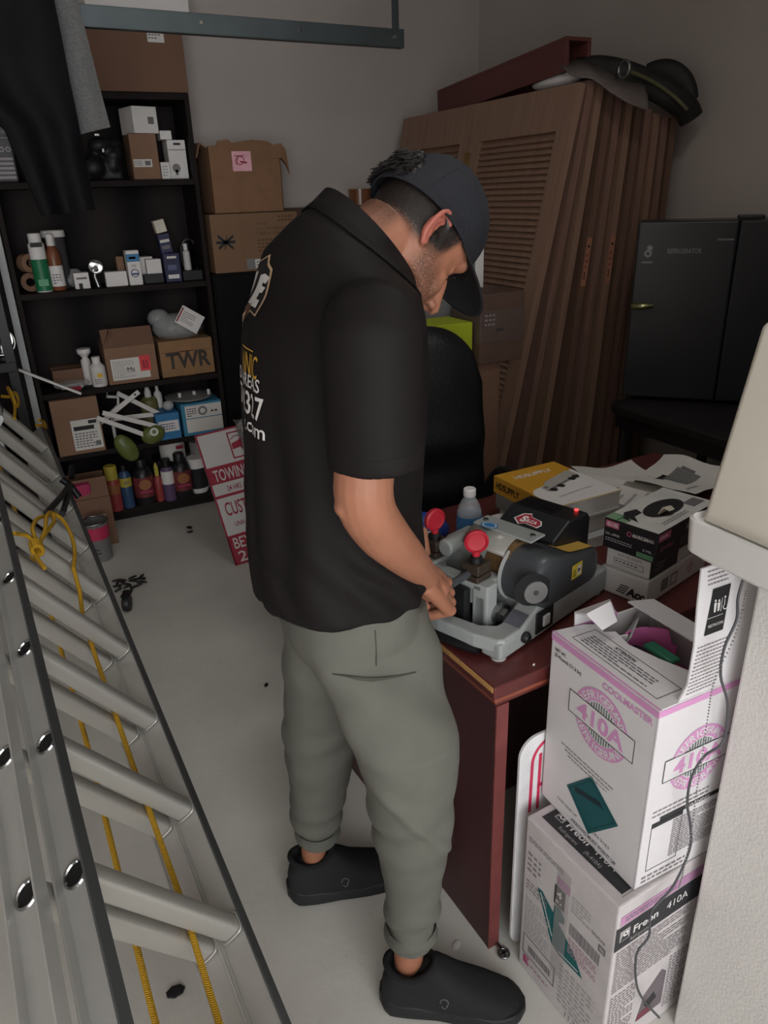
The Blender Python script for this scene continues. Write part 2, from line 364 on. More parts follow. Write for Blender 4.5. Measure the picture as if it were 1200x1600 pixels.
# shelf 4: sprays, parts
z = SH[4]+SG
def greenprint(m, f): m.rect(f, -.022, .03, .044, .03, mat('pale_green', (90,160,120), .5)); m.rect(f, -.026, .205, .052, .02, INK)
vessel('green and white aerosol can at the left end of the shelf', .165, Y0+.035, z, [(.034,0),(.037,.004),(.037,.215),(.028,.226)], WHITE, 'spray_can', 'spray can', ([(.029,.225),(.029,.262),(.024,.266)], WHITE), (.006, .15, .037, GREEN, greenprint))
vessel('amber spray bottle with white label beside the green aerosol can', .232, Y0+.06, z, [(.032,0),(.034,.005),(.034,.16),(.02,.2),(.014,.21)], mat('amber', (120,72,48), .3), 'spray_bottle', 'bottle', ([(.018,.205),(.018,.255),(.008,.262)], WHITE), (.02, .115, .034, WHITE, lambda m, f: m.lines(f, -.02, .03, .04, .05, 4, GINK)))
vessel('clear jar with broad white lid behind the spray cans', .255, Y0+.16, z, [(.05,0),(.052,.01),(.052,.24)], mat('smoky_plastic', (70,68,68), .2), 'jar', 'jar', ([(.056,.24),(.056,.268),(.05,.272)], WHITE))
for k, (dx, dz, ph, lab) in enumerate([(.11, .045, .0, 'brown tape roll lying in the corner left of the green aerosol can'), (.115, .132, .5, 'wider tape roll stacked over the first in the left shelf corner')]):
    o = obj('tape_roll', MB().lathe([(.02,-.024),(.043,-.024),(.043,.024),(.02,.024),(.02,-.024)], CARD2 if k == 0 else CARD, n=24, cap=(False, False)), smooth=35); o.location = (dx, Y0+.09, z+dz); o.rotation_euler = (R(90), 0, ph); tag(o, lab, 'tape roll')
def pchip(m, f, w, h): m.rect(f, w*.25, 0, w*.25, h*.35, INK); m.rect(f, w*.15, h*.6, w*.7, h*.12, GINK)
small('white electrical fitting box right of the amber spray bottle', .305, .375, Y0+.03, Y0+.1, z, z+.075, WHITE, prt=pchip)
o = obj('bagged_fitting', MB().ell((0,0,.035), (.05,.04,.036), POLY, 12, 8).ell((.02,.01,.06), (.04,.03,.03), POLY, 12, 8), smooth=60); o.location = (.30, Y0+.15, z); tag(o, 'clear plastic bag of fittings behind the white fitting box', 'bag')
t = thing('metal_lamp_holder', 'shiny chrome round lamp fitting on the shelf with aerosol cans', 'fitting', (.415, Y0+.05, z))
obj('reflector', MB().lathe([(.006,-.03),(.014,-.02),(.032,.005),(.034,.012),(.03,.012),(.012,-.008)], CHROME, cap=(True,True), M=Matrix.Translation((0,-.01,.095)) @ Matrix.Rotation(R(70), 4, 'X')), t, smooth=40)
obj('stem', MB().tube([(0,.0,.0),(-.01,.01,.05),(0,.015,.09)], .011, STEEL), t, smooth=40)
small('blank white carton lying in the middle of the aerosol shelf', .452, .555, Y0+.02, Y0+.09, z, z+.07, WHITE, rz=-.05)
def bluebox(m, f, w, h): m.rect(f, 0, h*.68, w, h*.22, BLUE); m.rect(f, w*.2, h*.76, w*.5, h*.06, WHITE); m.disc(f, w*.5, h*.35, .016, .02, DBLUE); m.rect(f, w*.25, h*.3, w*.5, h*.05, DBLUE); m.lines(f, w*.3, h*.52, w*.4, h*.08, 2, GINK)
small('white and blue lamp box standing next to the blank white carton', .562, .625, Y0+.01, Y0+.08, z, z+.165, WHITE, prt=bluebox)
small('thin brown card box behind the blank white carton', .525, .56, Y0+.1, Y0+.16, z, z+.135, CARD)
o = small('open white box with raised flap behind the white and blue lamp box', .60, .70, Y0+.10, Y0+.19, z+.04, z+.165, WHITE, rz=.1); o.location.z = z
small('small square white box right of the white and blue lamp box', .66, .735, Y0+.05, Y0+.12, z+.045, z+.115, WHITE)
small('flat black puck under the small square white box', .64, .735, Y0+.03, Y0+.12, z, z+.043, BLK)
def navy(m, f, w, h): m.rect(f, w*.15, h*.12, w*.7, h*.14, WHITE); m.rect(f, w*.2, h*.42, w*.55, h*.18, mat('slate_print', (90,96,130), .5)); m.rect(f, w*.2, h*.82, w*.6, h*.08, PAPER)
small('navy blue carton with white print, lower of two near the shelf right end', .745, .825, Y0+.02, Y0+.1, z, z+.14, mat('navy_card', (40,42,78), .5), prt=navy)
small('navy box with pale lid tilted on top of the navy blue carton', .742, .80, Y0+.03, Y0+.09, z+.142, z+.235, mat('navy_card', (40,42,78), .5), tilt=-.12, prt=lambda m, f, w, h: (m.rect(f, w*.1, h*.55, w*.8, h*.15, PAPER), m.rect(f, w*.15, h*.2, w*.7, h*.2, GINK)))
small('cream capped carton perched on the tilted navy box', .732, .785, Y0+.03, Y0+.085, z+.24, z+.30, mat('cream_card', (206,200,182), .5), tilt=-.2)
vessel('slim white lotion bottle near the right end of the aerosol shelf', .872, Y0+.07, z+.05, [(.017,0),(.019,.004),(.018,.09),(.009,.1)], mat('white_plastic', (205,203,200), .4), 'bottle', 'bottle', ([(.011,.1),(.011,.13)], WHITE))
small('low black box under the slim white lotion bottle', .835, .935, Y0+.03, Y0+.14, z, z+.049, BLK)
t = thing('coiled_cable', 'loop of black and white cable at the right end of the aerosol shelf', 'cable', (.915, Y0+.16, z+.01))
for k in range(3): obj('loop', MB().tube([(.045*math.cos(a), .01*k, .1+.085*math.sin(a)) for a in np.linspace(0, 2*PI, 25)], .006, WHITE if k == 1 else BLK, 8), t, smooth=60)

# shelf 3: boxes
z = SH[3]+SG
b = carton('open brown box with red handling sticker on the middle shelf', .378, .632, Y0+.0, Y0+.22, z, z+.19, CARD, tape=False)
f = Fr((-.127, -.11, .19), (1,0,0), (0,.55,1)); lid = MB(); lid.box(-.127, .127, -.002, .002, 0, .10, CARD2, M=Matrix.Translation((0,-.11,.19)) @ Matrix.Rotation(R(-32), 4, 'X')); obj('flap', lid, b)
lid = MB(); lid.box(-.002, .002, -.11, .11, 0, .09, CARD2, M=Matrix.Translation((-.127,0,.19)) @ Matrix.Rotation(R(28), 4, 'Y')); obj('flap', lid, b)
p = MB(); f = front(b); p.rect(f, .022, .02, .19, .11, PAPER); p.rect(f, .165, .055, .055, .08, mat('red_sticker', (222,66,72), .5), .0003); p.text(f, 'B3', .178, .07, .04, CRIM, w=.03, bold=.02, lift=.0006)
p.lines(f, .03, .03, .12, .09, 9, LINK, seed=5, lift=.0003); p.text(f, 'Ms', .10, .06, .025, INK, lift=.0005); obj('shipping_label', p, b)
b = carton('brown tape-sealed box with big TWR lettering on the middle shelf', .652, .935, Y0+.01, Y0+.24, z, z+.19, mat('cardboard_tan', (144,110,76), .75, var=.06), tape=False)
p = MB(); f = front(b); p.rect(f, .11, -.0, .06, .19, TAPE); p.text(f, 'TWR', .03, .045, .085, mat('worn_print', (62,54,52), .7), w=.235, bold=.03); p.rect(f, .0, .128, .29, .004, CARDI); obj('printing', p, b)
o = obj('plastic_bag_of_parts', MB().ell((0,0,.05), (.14,.08,.075), POLY, 16, 10).ell((-.09,.03,.1), (.06,.05,.05), POLY, 12, 8), smooth=70); o.location = (.79, Y0+.13, z+.191); tag(o, 'clear plastic bag of parts bulging out on top of the tape-sealed box', 'bag')
def leaf(m, f, w, h): m.lines(f, w*.15, h*.2, w*.6, h*.6, 6, GINK); m.rect(f, w*.03, h*.1, w*.06, h*.8, CRIM)
o = small('white printed card tilted on top of the tape-sealed box', .745, .875, Y0+.03, Y0+.045, z+.20, z+.30, WHITE, 'card', 'card', tilt=.6, prt=leaf); o.location.z = z+.245
o = obj('metal_globe_fitting', MB().ell((0,0,0), (.05,.045,.04), STEEL, 18, 12), smooth=80); o.location = (.895, Y0+.12, z+.232); tag(o, 'shiny grey globe fitting at the back of the tape-sealed box', 'fitting')
b = carton('low brown box lying at the left of the middle shelf', .12, .33, Y0+.09, Y0+.25, z, z+.09, CARD2)
vessel('white bottle with yellow print beside the open brown box', .335, Y0+.03, z, [(.036,0),(.038,.005),(.038,.1),(.02,.12)], WHITE, 'bottle', 'bottle', ([(.021,.12),(.021,.15)], WHITE), (.012, .085, .038, PAPER, lambda m, f: (m.rect(f, -.01, .05, .025, .02, YEL), m.lines(f, -.025, .015, .04, .03, 3, GINK))))
vessel('white funnel-topped bottle behind the bottle with yellow print', .29, Y0+.1, z, [(.022,0),(.024,.005),(.024,.125),(.013,.14)], WHITE, 'bottle', 'bottle', ([(.013,.14),(.034,.165),(.034,.185)], WHITE))
o = obj('bracket_strip', MB().box(-.15, .15, -.011, .011, -.006, .006, WHITE), bev=.002); o.matrix_world = Matrix.Translation((.10, SY-.055, z+.072)) @ Matrix.Rotation(R(31), 4, 'Y'); tag(o, 'long white metal strip sticking out over the left shelf edge', 'strip')
o = obj('clear_parts_bag', MB().ell((0,0,.022), (.09,.07,.024), POLY, 16, 8).box(-.05,.05,-.03,.03,.004,.016,WHITE), smooth=50); o.location = (.20, Y0+.05, z); tag(o, 'flat clear bag of white parts below the low brown box', 'bag')
small('small red packet on the middle shelf front edge', .185, .235, SY-.003, Y0+.02, z, z+.02, CRIM, 'packet', 'packet', rz=.2)

# shelf 2
z = SH[2]+SG
b = carton('brown box with large white shipping label on the second lowest shelf', .072, .30, SY-.012, Y0+.22, z, z+.292, CARD, tape=False)
p = MB(); f = front(b); p.rect(f, .08, .02, .14, .16, PAPER); p.rect(f, .09, .125, .10, .022, INK, .0003); p.rect(f, .165, .155, .04, .018, INK, .0003); p.lines(f, .09, .03, .12, .085, 6, GINK, seed=6, lift=.0003); p.rect(f, .185, .035, .025, .025, GINK, .0004); obj('shipping_label', p, b)
def cup(m, f): m.rect(f, -.03, .03, .06, .04, WHITE)
def brush(label, x, y, zz, rz, ty):
    o = obj('white_bracket', MB().box(-.15, .15, -.012, .012, -.004, .004, WHITE).cyl((.125,0,-.0045),(.125,0,.0052),.006,INK,n=10), bev=.001); o.matrix_world = Matrix.Translation((x, y, zz)) @ Matrix.Rotation(rz, 4, 'Z') @ Matrix.Rotation(ty, 4, 'Y') @ Matrix.Rotation(R(60), 4, 'X')
    return tag(o, label, 'bracket')
brush('white slotted bracket, lowest of the fan over the green packets', .41, SY-.04, z+.11, 0, R(30))
brush('white slotted bracket just above the lowest one in the fan', .45, SY-.035, z+.145, 0, R(24))
brush('white slotted bracket lying flat behind the fan of brackets', .52, SY+.06, z+.135, 0, R(2))
brush('white slotted bracket leaning back up from the fan of brackets', .39, SY+.03, z+.195, 0, R(-32))
brush('grey bracket arm crossing down towards the blue cartons', .53, SY+.05, z+.19, 0, R(36))
t = thing('hook_bracket', 'white S-shaped hook standing behind the brackets', 'hook', (.395, SY+.1, z)); obj('hook', MB().tube([(.03,0,.29),(-.03,0,.285),(-.035,0,.255),(.02,0,.245),(.015,0,.2),(-.03,0,.17),(-.03,0,0)], .009, WHITE, 8), t, smooth=60)
PKT = mat('green_packet', (98,110,56), .35, var=.2, scale=30)
o = obj('green_packet', MB().ell((0,0,0), (.05,.03,.085), PKT, 14, 9), smooth=70); o.matrix_world = Matrix.Translation((.40, SY-.035, z+.0)) @ Matrix.Rotation(R(-28), 4, 'Y'); tag(o, 'green plastic packet drooping over the shelf edge', 'packet')
o = obj('green_packet', MB().ell((0,0,0), (.065,.028,.05), PKT, 14, 9).disc(Fr((0,-.028,0),(1,0,0),(0,0,1)), .01, .02, .012, .022, WHITE), smooth=70); o.matrix_world = Matrix.Translation((.545, SY-.035, z+.05)) @ Matrix.Rotation(R(-18), 4, 'Y'); tag(o, 'green plastic packet with white ring emblem before the blue carton', 'packet')
def bluecart(m, f, w, h): m.rect(f, w*.08, h*.30, w*.86, h*.42, WHITE); m.lines(f, w*.14, h*.36, w*.7, h*.28, 3, DBLUE)
small('blue and white fixture carton beside the green packets', .575, .70, SY-.005, Y0+.16, z, z+.145, BLUE, prt=bluecart)
o = obj('glass_globe', MB().ell((0,0,.0), (.03,.03,.028), LGRY, 14, 10), smooth=80); o.location = (.66, Y0+.03, z+.174); tag(o, 'small white globe on the blue and white fixture carton', 'globe')
b = carton('wide blue carton with white front panel at the shelf right end', .715, .936, SY-.004, Y0+.2, z, z+.18, mat('blue_carton', (58,128,160), .55), tape=False)
p = MB(); f = front(b); p.rect(f, .02, .018, .20, .075, PAPER); p.rect(f, .02, .098, .20, .07, PAPER); p.disc(f, .115, .133, .014, .026, GREY, lift=.0003); p.lines(f, .03, .105, .055, .05, 4, INK, seed=8, lift=.0003); p.lines(f, .16, .115, .045, .02, 1, INK, seed=2, lift=.0003); obj('front_panel', p, b)
t = thing('plastic_bucket_lid', 'round grey pan lid lying on the wide blue carton', 'lid', (.79, Y0+.1, z+.181)); obj('disc', MB().lathe([(.10,0),(.13,.012),(.13,.018),(.03,.04)], GREY), t, smooth=40)
for k, x in enumerate((-.06, .02, .1)): obj('screw', MB().cyl((x,-.06,.022),(x,-.06,.05),.009,WHITE,n=10), t)
vessel('clear bag of olive screws with two white caps behind the blue carton', .575, Y0+.12, z, [(.05,0),(.055,.05),(.045,.2),(.03,.215)], mat('olive', (112,110,66), .4), 'screw_jar', 'jar', ([(.018,.212),(.018,.24),(.006,.28)], WHITE))
vessel('white nozzle tube standing right behind the olive screw bag', .63, Y0+.14, z, [(.02,0),(.022,.005),(.022,.22),(.014,.235)], WHITE, 'tube', 'tube', ([(.01,.233),(.006,.29)], WHITE))

# bottom shelf
z = SH[1]+SG; yb = SY+.0
YEL2 = mat('yellow_cap', (176,160,64), .45)
vessel('red aerosol can with tall yellow cap on the bottom shelf', .300, yb+.01, z, [(.034,0),(.036,.005),(.036,.17),(.03,.18)], mat('red_can', (150,60,60), .4), 'spray_can', 'spray can', ([(.034,.18),(.034,.25),(.03,.255)], YEL2), (.1, .155, .036, ORNG))
vessel('blue lubricant can with yellow band beside the red aerosol', .368, yb+.02, z, [(.03,0),(.032,.005),(.032,.19),(.02,.21)], mat('blue_can', (48,74,108), .4), 'spray_can', 'spray can', ([(.018,.21),(.018,.245)], BLK), (.125, .175, .032, YEL2, lambda m, f: m.text(f, 'W', 0, .14, .022, DBLUE, al='c')))
JUG = mat('black_jug', (30,28,30), .35)
def jug(label, x, y):
    t = thing('chemical_jug', label, 'jug', (x, y, z), 0)
    obj('body', MB().lathe([(.05,0),(.056,.01),(.056,.17),(.045,.2),(.028,.215)], JUG), t, smooth=40); obj('cap', MB().lathe([(.03,.215),(.03,.255),(.026,.26)], BLK), t, smooth=40)
    l = MB().lathe([(.0568,.05),(.0568,.165)], mat('maroon_label', (110,46,50), .5), cap=(False,False)); f = Fr((0,-.0585,0),(1,0,0),(0,0,1)); l.disc(f, 0, .125, 0, .03, ORNG, sx=1.1); l.rect(f, -.034, .078, .068, .012, HOTP); obj('label', l, t, smooth=40)
jug('black jug with orange flame label between the blue can and thin red bottle', .462, yb+.03); jug('black jug with orange flame label, right of the purple aerosol can', .668, yb+.02)
vessel('slim red bottle with yellow nozzle on the bottom shelf', .538, yb+.02, z, [(.02,0),(.022,.005),(.022,.13),(.012,.15)], mat('red_can', (150,60,60), .4), 'bottle', 'bottle', ([(.012,.15),(.012,.2),(.004,.225)], YEL2))
vessel('white and purple aerosol can next to the slim red bottle', .592, yb+.01, z, [(.033,0),(.035,.005),(.035,.18),(.025,.195)], mat('purple_can', (92,72,104), .4), 'spray_can', 'spray can', ([(.025,.195),(.025,.24)], BLK), (.1, .175, .035, PAPER))
vessel('white jug with black label at the back of the bottom shelf', .765, yb+.06, z, [(.05,0),(.055,.01),(.055,.17),(.05,.19)], WHITE, 'jug', 'jug', ([(.052,.19),(.052,.205)], WHITE), (.03, .15, .055, INK))
vessel('white paint tin with red mark, upper tin on the bottom shelf', .66, yb+.14, z+.20, [(.07,0),(.07,.125)], WHITE, 'paint_tin', 'tin', ([(.073,.125),(.073,.14),(.06,.14)], INK), (.02, .115, .07, PAPER, lambda m, f: m.rect(f, .01, .065, .04, .02, CRIM)))
small('closed dark box carrying the white paint tin', .56, .73, yb+.1, yb+.26, z, z+.199, BLK)
vessel('clear glass jar with metal lid right of the white paint tin', .82, yb+.13, z+.18, [(.06,0),(.065,.01),(.065,.1)], mat('grey_glass', (140,140,138), .15), 'jar', 'jar', ([(.067,.1),(.067,.135),(.055,.138)], STEEL))
small('low grey carton under the glass jar', .74, .92, yb+.09, yb+.25, z, z+.179, GREY)
vessel('tall white canister half hidden by the towing sign', .90, yb+.03, z, [(.045,0),(.05,.01),(.05,.19)], WHITE, 'canister', 'canister', ([(.052,.19),(.052,.21)], WHITE))
# ------------------------------------------------------------------ cartons beside the shelf, cabinet, board, tape
cab = thing('storage_cabinet', 'black cabinet right of the tall bookshelf, under the two brown boxes', 'cabinet', (1.20, 4.13, 0))
obj('body', MB().box(-.235, .235, -.165, .165, .0, 1.262, mat('black_cabinet', (17,16,17), .6)), cab, bev=.004)
for s in (-1, 1):
    d = obj('door', MB().box(min(s*.003, s*.228), max(s*.003, s*.228), -.178, -.166, .06, 1.25, mat('black_cabinet', (17,16,17), .6)), cab, bev=.003)
    obj('handle', MB().cyl((s*.02,-.192,.62),(s*.02,-.192,.74),.005,BLKM,n=8).cyl((s*.02,-.192,.63),(s*.02,-.177,.63),.004,BLKM,n=8).cyl((s*.02,-.192,.73),(s*.02,-.177,.73),.004,BLKM,n=8), d)
b = carton('brown fan carton with black X mark, under the torn-topped box', .985, 1.452, 3.965, 4.28, 1.264, 1.548, mat('cardboard_fan', (126,98,74), .8, var=.05), tape=False)
p = MB(); f = front(b); w_, h_ = .467, .284
PBR = mat('brown_print', (92,66,48), .8)
p.text(f, 'PINCE', .24, .225, .014, PBR); p.text(f, '52 in LED INDOOR', .24, .20, .015, PBR); p.text(f, 'CEILING FAN', .24, .177, .015, PBR); p.lines(f, .24, .09, .16, .07, 4, PBR, seed=3)
p.lines(f, .36, .235, .09, .035, 2, PBR, seed=9); p.rect(f, .17, .012, .23, .05, GREY); p.rect(f, .215, .016, .12, .042, PAPER, .0003); p.lines(f, .222, .022, .105, .03, 2, GINK, lift=.0006); p.rect(f, .155, 0, .003, .284, CARDI)
for a in (35, -40, 0, 75):
    x0, y0, L_ = .07, .15, .05 if a != 75 else .035; c, s = math.cos(R(a))*L_, math.sin(R(a))*L_; q = .007
    p.poly(f, [(x0-c+s*.1, y0-s-q), (x0+c, y0+s-q), (x0+c, y0+s+q), (x0-c, y0-s+q)], INK, .0003)
obj('printing', p, b)
t = thing('cardboard_box', 'torn-topped brown box with pink note, stacked on the fan carton', 'box', (1.2, 4.12, 1.549))
CK = mat('cardboard_kraft', (134,100,74), .85, var=.08)
mb = MB(); a, bb, h = .185, .15, .31
mb.box(-a, a, -bb, bb, 0, .006, CK); mb.box(-a, a, -bb, -bb+.006, 0, h, CK); mb.box(-a, a, bb-.006, bb, 0, h-.01, CK); mb.box(-a, -a+.006, -bb, bb, 0, h-.004, CK); mb.box(a-.006, a, -bb, bb, 0, h-.03, CK)
obj('carton', mb, t, bev=.002)
fl = MB(); pts = [(-.14,.0),(-.13,.022),(-.08,.028),(-.06,.012),(-.03,.018),(.04,.026),(.12,.02),(.15,.004),(.16,-.02)]
fl.prism([(x, h+z) for x, z in [(-.14,-.02)]+pts], -bb-.001, -bb+.006, CK, axis='y'); obj('torn_edge', fl, t)
fl = MB(); fl.loft([[(a-.05,-bb-.002,h+.0),(a-.05,-bb+.004,h+.0),(a-.05,-bb+.004,h-.06),(a-.05,-bb-.002,h-.06)], [(a+.005,-bb-.012,h+.01),(a+.008,-bb+.05,h+.01),(a+.008,-bb+.05,h-.05),(a+.005,-bb-.012,h-.06)], [(a+.03,-bb-.012,h-.02),(a+.034,-bb+.04,h-.02),(a+.034,-bb+.03,h-.09),(a+.03,-bb-.006,h-.09)], [(a+.045,-bb,h-.12),(a+.048,-bb+.012,h-.12),(a+.048,-bb+.012,h-.135),(a+.045,-bb,h-.14)]], CK); obj('torn_flap', fl, t, bev=.002)
fl = MB(); fl.loft([[(-a-.002,-bb,h-.01),(-a-.002,bb*.4,h-.01),(-a-.008,bb*.4,h-.01),(-a-.008,-bb,h-.01)], [(-a-.03,-bb+.01,h+.015),(-a-.03,bb*.4,h+.02),(-a-.036,bb*.4,h+.016),(-a-.036,-bb+.01,h+.012)], [(-a-.05,-bb+.02,h-.05),(-a-.05,bb*.3,h-.04),(-a-.056,bb*.3,h-.042),(-a-.056,-bb+.02,h-.052)]], CK); obj('torn_flap', fl, t)
f = Fr((-a, -bb, 0), (1,0,0), (0,0,1)); p = MB(); p.rect(f, .118, .195, .098, .09, mat('pink_note', (236,178,190), .7)); 
for a0, a1, r_ in ((0, 4, .02), (2, 6, .014)): p.disc(f, .158, .24, r_, r_+.004, CRIM, a0, a1, lift=.0003, n=16)
p.poly(f, [(.155,.235),(.19,.228),(.195,.236),(.162,.242)], CRIM, .0004); p.rect(f, .13, .262, .05, .004, CRIM, .0003); obj('pink_note', p, t)

hb = thing('headboard', 'dark brown wooden board standing along the back wall behind the man', 'headboard', (1.86, 4.24, 0))
obj('panel', MB().box(-.40, .46, -.02, .02, .0, 1.45, WOODD), hb, bev=.004); obj('top_rail', MB().box(-.42, .48, -.035, .06, 1.452, 1.56, WOODD), hb, bev=.006)
tp = thing('tape_roll', 'big roll of brown packing tape on the wooden board behind the man', 'tape roll', (1.955, 4.255, 1.562))
obj('tape', MB().lathe([(.04,0),(.066,0),(.066,.085),(.04,.085),(.04,0)], mat('brown_tape', (122,78,54), .22, coat=.4), n=36, cap=(False,False)), tp, smooth=35)
obj('core', MB().lathe([(.037,.001),(.0398,.001),(.0398,.084),(.037,.084),(.037,.001)], CARD, n=36, cap=(False,False)), tp, smooth=35)

# ------------------------------------------------------------------ towing sign
sg = thing('towing_sign', 'white and dark red towing warning sign leaning on the floor behind the man', 'sign', (.714, 3.16, .0), 0)
SM = Matrix.Rotation(R(-27), 4, 'X') @ Matrix.Rotation(R(-4.5), 4, 'Y'); SW, SHH = .46, .655
def sp(x, z, y=0): return SM @ V((x, y, z))
mb = MB(); mb.box(0, SW, 0, .003, .0, SHH, mat('sign_white', (186,183,181), .45, var=.03), M=SM); obj('panel', mb, sg)
f = Fr(sp(0,0), SM.to_3x3() @ V((1,0,0)), SM.to_3x3() @ V((0,0,1)), .0006)
p = MB(); k = SHH
p.rect(f, 0, 0, SW, .009, CRIM); p.rect(f, 0, k-.009, SW, .009, CRIM); p.rect(f, 0, 0, .009, k, CRIM); p.rect(f, SW-.009, 0, .009, k, CRIM)
p.rect(f, 0, .0, SW, .145, CRIM); p.rect(f, 0, k-.255, SW, .085, CRIM); p.rect(f, 0, k-.325, SW, .014, CRIM)
W_ = mat('sign_white', (206,203,202)); bo = .012
p.text(f, 'TOWING ENFORCED', .03, k-.243, .058, W_, w=.41, bold=bo); p.text(f, '24 HRS A DAY 7 DAYS A WEEK', .075, k-.300, .028, CRIM, w=.33, bold=bo)
p.text(f, 'CUSTOMERS ONLY', .035, k-.415, .068, CRIM, w=.39, bold=bo); p.text(f, 'IN A TOW ZONE', .155, k-.505, .058, CRIM, w=.27, bold=bo)
p.text(f, 'UNAUTHORIZED VEHICLES TOWED', .06, .182, .024, CRIM, w=.36, bold=.01); p.text(f, 'AT OWNERS EXPENSE', .10, .153, .022, CRIM, w=.27, bold=.01)
p.text(f, 'BEXAR TOWING', .025, .078, .055, W_, w=.40, bold=bo); p.text(f, '210', .03, .012, .052, W_, w=.13, bold=bo)
# tow pictogram
px0, pz0, pw, ph = .15, k-.155, .26, .132; t_ = .007
p.frame(f, px0, pz0, pw, ph, t_, CRIM, .0002)
p.poly(f, [(px0+.01,pz0+.045),(px0+.10,pz0+.055),(px0+.115,pz0+.078),(px0+.085,pz0+.085),(px0+.065,pz0+.105),(px0+.05,pz0+.085),(px0+.01,pz0+.075)], CRIM, .0003)
p.disc(f, px0+.075, pz0+.052, .010, .024, CRIM, lift=.0006); p.disc(f, px0+.075, pz0+.052, 0, .010, W_, lift=.0007)
for i in range(6):
    q = i/5; x0 = px0+.01+.05*q; z0 = pz0+.095+.012*math.sin(q*3); p.rect(f, x0, z0, .012, .004, CRIM, .0003)
p.poly(f, [(px0+.11,pz0+.075),(px0+.15,pz0+.10),(px0+.20,pz0+.115),(px0+.20,pz0+.108),(px0+.15,pz0+.092),(px0+.115,pz0+.068)], CRIM, .0003); obj('printing', p, sg)
rr = random.Random(3); mb = MB()
def crinkle(u, v): 
    q = sp(.20+.22*u, .10+.58*v, -.030-.010*math.sin(9*u+5*v)); return q + V((rr.uniform(-.006,.006), rr.uniform(-.008,.004), rr.uniform(-.006,.006)))
mb.grid(crinkle, 14, 26, mat('smoky_film', (120,116,114), .2, var=.5, scale=40, alpha=.55)); o = obj('plastic_sheet', mb, smooth=180, solid=.0015); o.location = (.714, 3.16, 0); tag(o, 'crumpled smoky plastic sheet hanging over the right side of the towing sign', 'plastic sheet')

# ------------------------------------------------------------------ overhead rail and clothes
rl = thing('garage_rail', 'grey metal overhead rail running along the upper left of the room', 'rail', (.9, 3.04, 2.187), R(3.2))
mb = MB(); mb.box(-1.7, .735, -.012, -.008, -.031, .031, GALV); mb.box(-1.7, .735, -.012, .022, .028, .032, GALV); mb.box(-1.7, .735, -.012, .022, -.032, -.028, GALV); obj('channel', mb, rl, bev=.001)
mb = MB(); mb.box(.685, .715, -.006, -.001, -.03, .755, GALV); obj('hanger_strap', mb, rl)
mb = MB(); mb.prism([(.69,.26),(.745,.20),(.77,.755),(.69,.755)], -.004, -.001, GALV, axis='y')
obj('gusset', mb, rl); mb = MB()
for i in range(7): mb.cyl((.745+.001*i, -.007, .24+.05*i), (.745+.001*i, -.003, .24+.05*i), .006, STEEL, n=8)
obj('bolt_row', mb, rl)
for x in (.69, .28, -.1): obj('bolt', MB().cyl((x,-.018,.003),(x,-.012,.003),.006,CHROME,n=8), rl)

def drape(name, label, cat, x0, x1, ztop, zb0, zb1, m, yf, th, folds, amp, seed, taper):
    rnd = random.Random(seed); mb = MB(); n = 28
    def fn(u, v):
        zz = (ztop+(zb0*(1-u)+zb1*u-ztop)*v); x = x0+(x1-x0)*u + taper(u, v)
        return V((x, yf + amp*math.sin(folds*u*2*PI+1.3*v+seed)*min(1, v*3) + .02*noise.noise(V((x*6, zz*5, seed))), zz))
    rings = []
    for j in range(n+1):
        v = j/n; fr_ = [fn(i/20, v) for i in range(21)]; bk = [q + V((0, th, 0)) for q in reversed(fr_)]; rings.append(fr_+bk)
    mb.loft(rings, m); return tag(obj(name, mb, smooth=60), label, cat)
DENIM = mat('black_cloth', (11,12,15), .95, spec=.2, var=.15, bump=.15, bscale=200)
drape('black_trousers', 'black trousers hanging down from the overhead rail at upper left', 'trousers', -.16, .335, 2.33, 1.585, 1.598, DENIM, 2.94, .05, 1.6, .012, 2, lambda u, v: ((1-u)*(.25*min(1, max(0, (v-.27)/.36))**1.3+.07*max(0, v-.6)/.4) - .02*u*(1-v)))
HEATH = mat('heather_grey_knit', (104,104,104), .95, var=.22, scale=160, bump=.1, bscale=300)
drape('grey_sweater', 'heather grey sweater hanging over the rail beside the black trousers', 'sweater', .27, .385, 2.31, 1.83, 1.86, HEATH, 2.985, .035, 1.2, .008, 5, lambda u, v: .05*u*v+.03*(1-u)*v)

# ------------------------------------------------------------------ rack at the left
rk = thing('metal_rack', 'black metal rack at the left edge, behind the far end of the ladder', 'rack', (-.24, 3.9, 0))
for x, y in ((.19,-.10), (.19,.06), (-.62,-.10), (-.62,.06)): obj('upright', MB().box(x-.022, x+.022, y-.022, y+.022, 0, 1.43, BLKM), rk, bev=.002)
for z in (.10, .48, .965, 1.38): obj('rack_shelf', MB().box(-.64, .212, -.125, .085, z-.045, z, BLKM), rk, bev=.003)
t = thing('chrome_lamp', 'round chrome work light on the black metal rack', 'lamp', (-.075, 3.875, .966))
obj('reflector', MB().lathe([(.01,-.02),(.045,.0),(.062,.035),(.058,.035),(.04,.005),(.0,-.01)], CHROME, cap=(True,True), M=Matrix.Translation((0,-.03,.08)) @ Matrix.Rotation(R(75), 4, 'X')), t, smooth=40); obj('base', MB().lathe([(.04,0),(.04,.015),(.015,.02),(.015,.06)], BLK), t, smooth=40)
small('grey carton on the low shelf of the black metal rack', -.45, -.16, 3.80, 3.97, .4815, .72, LGRY)

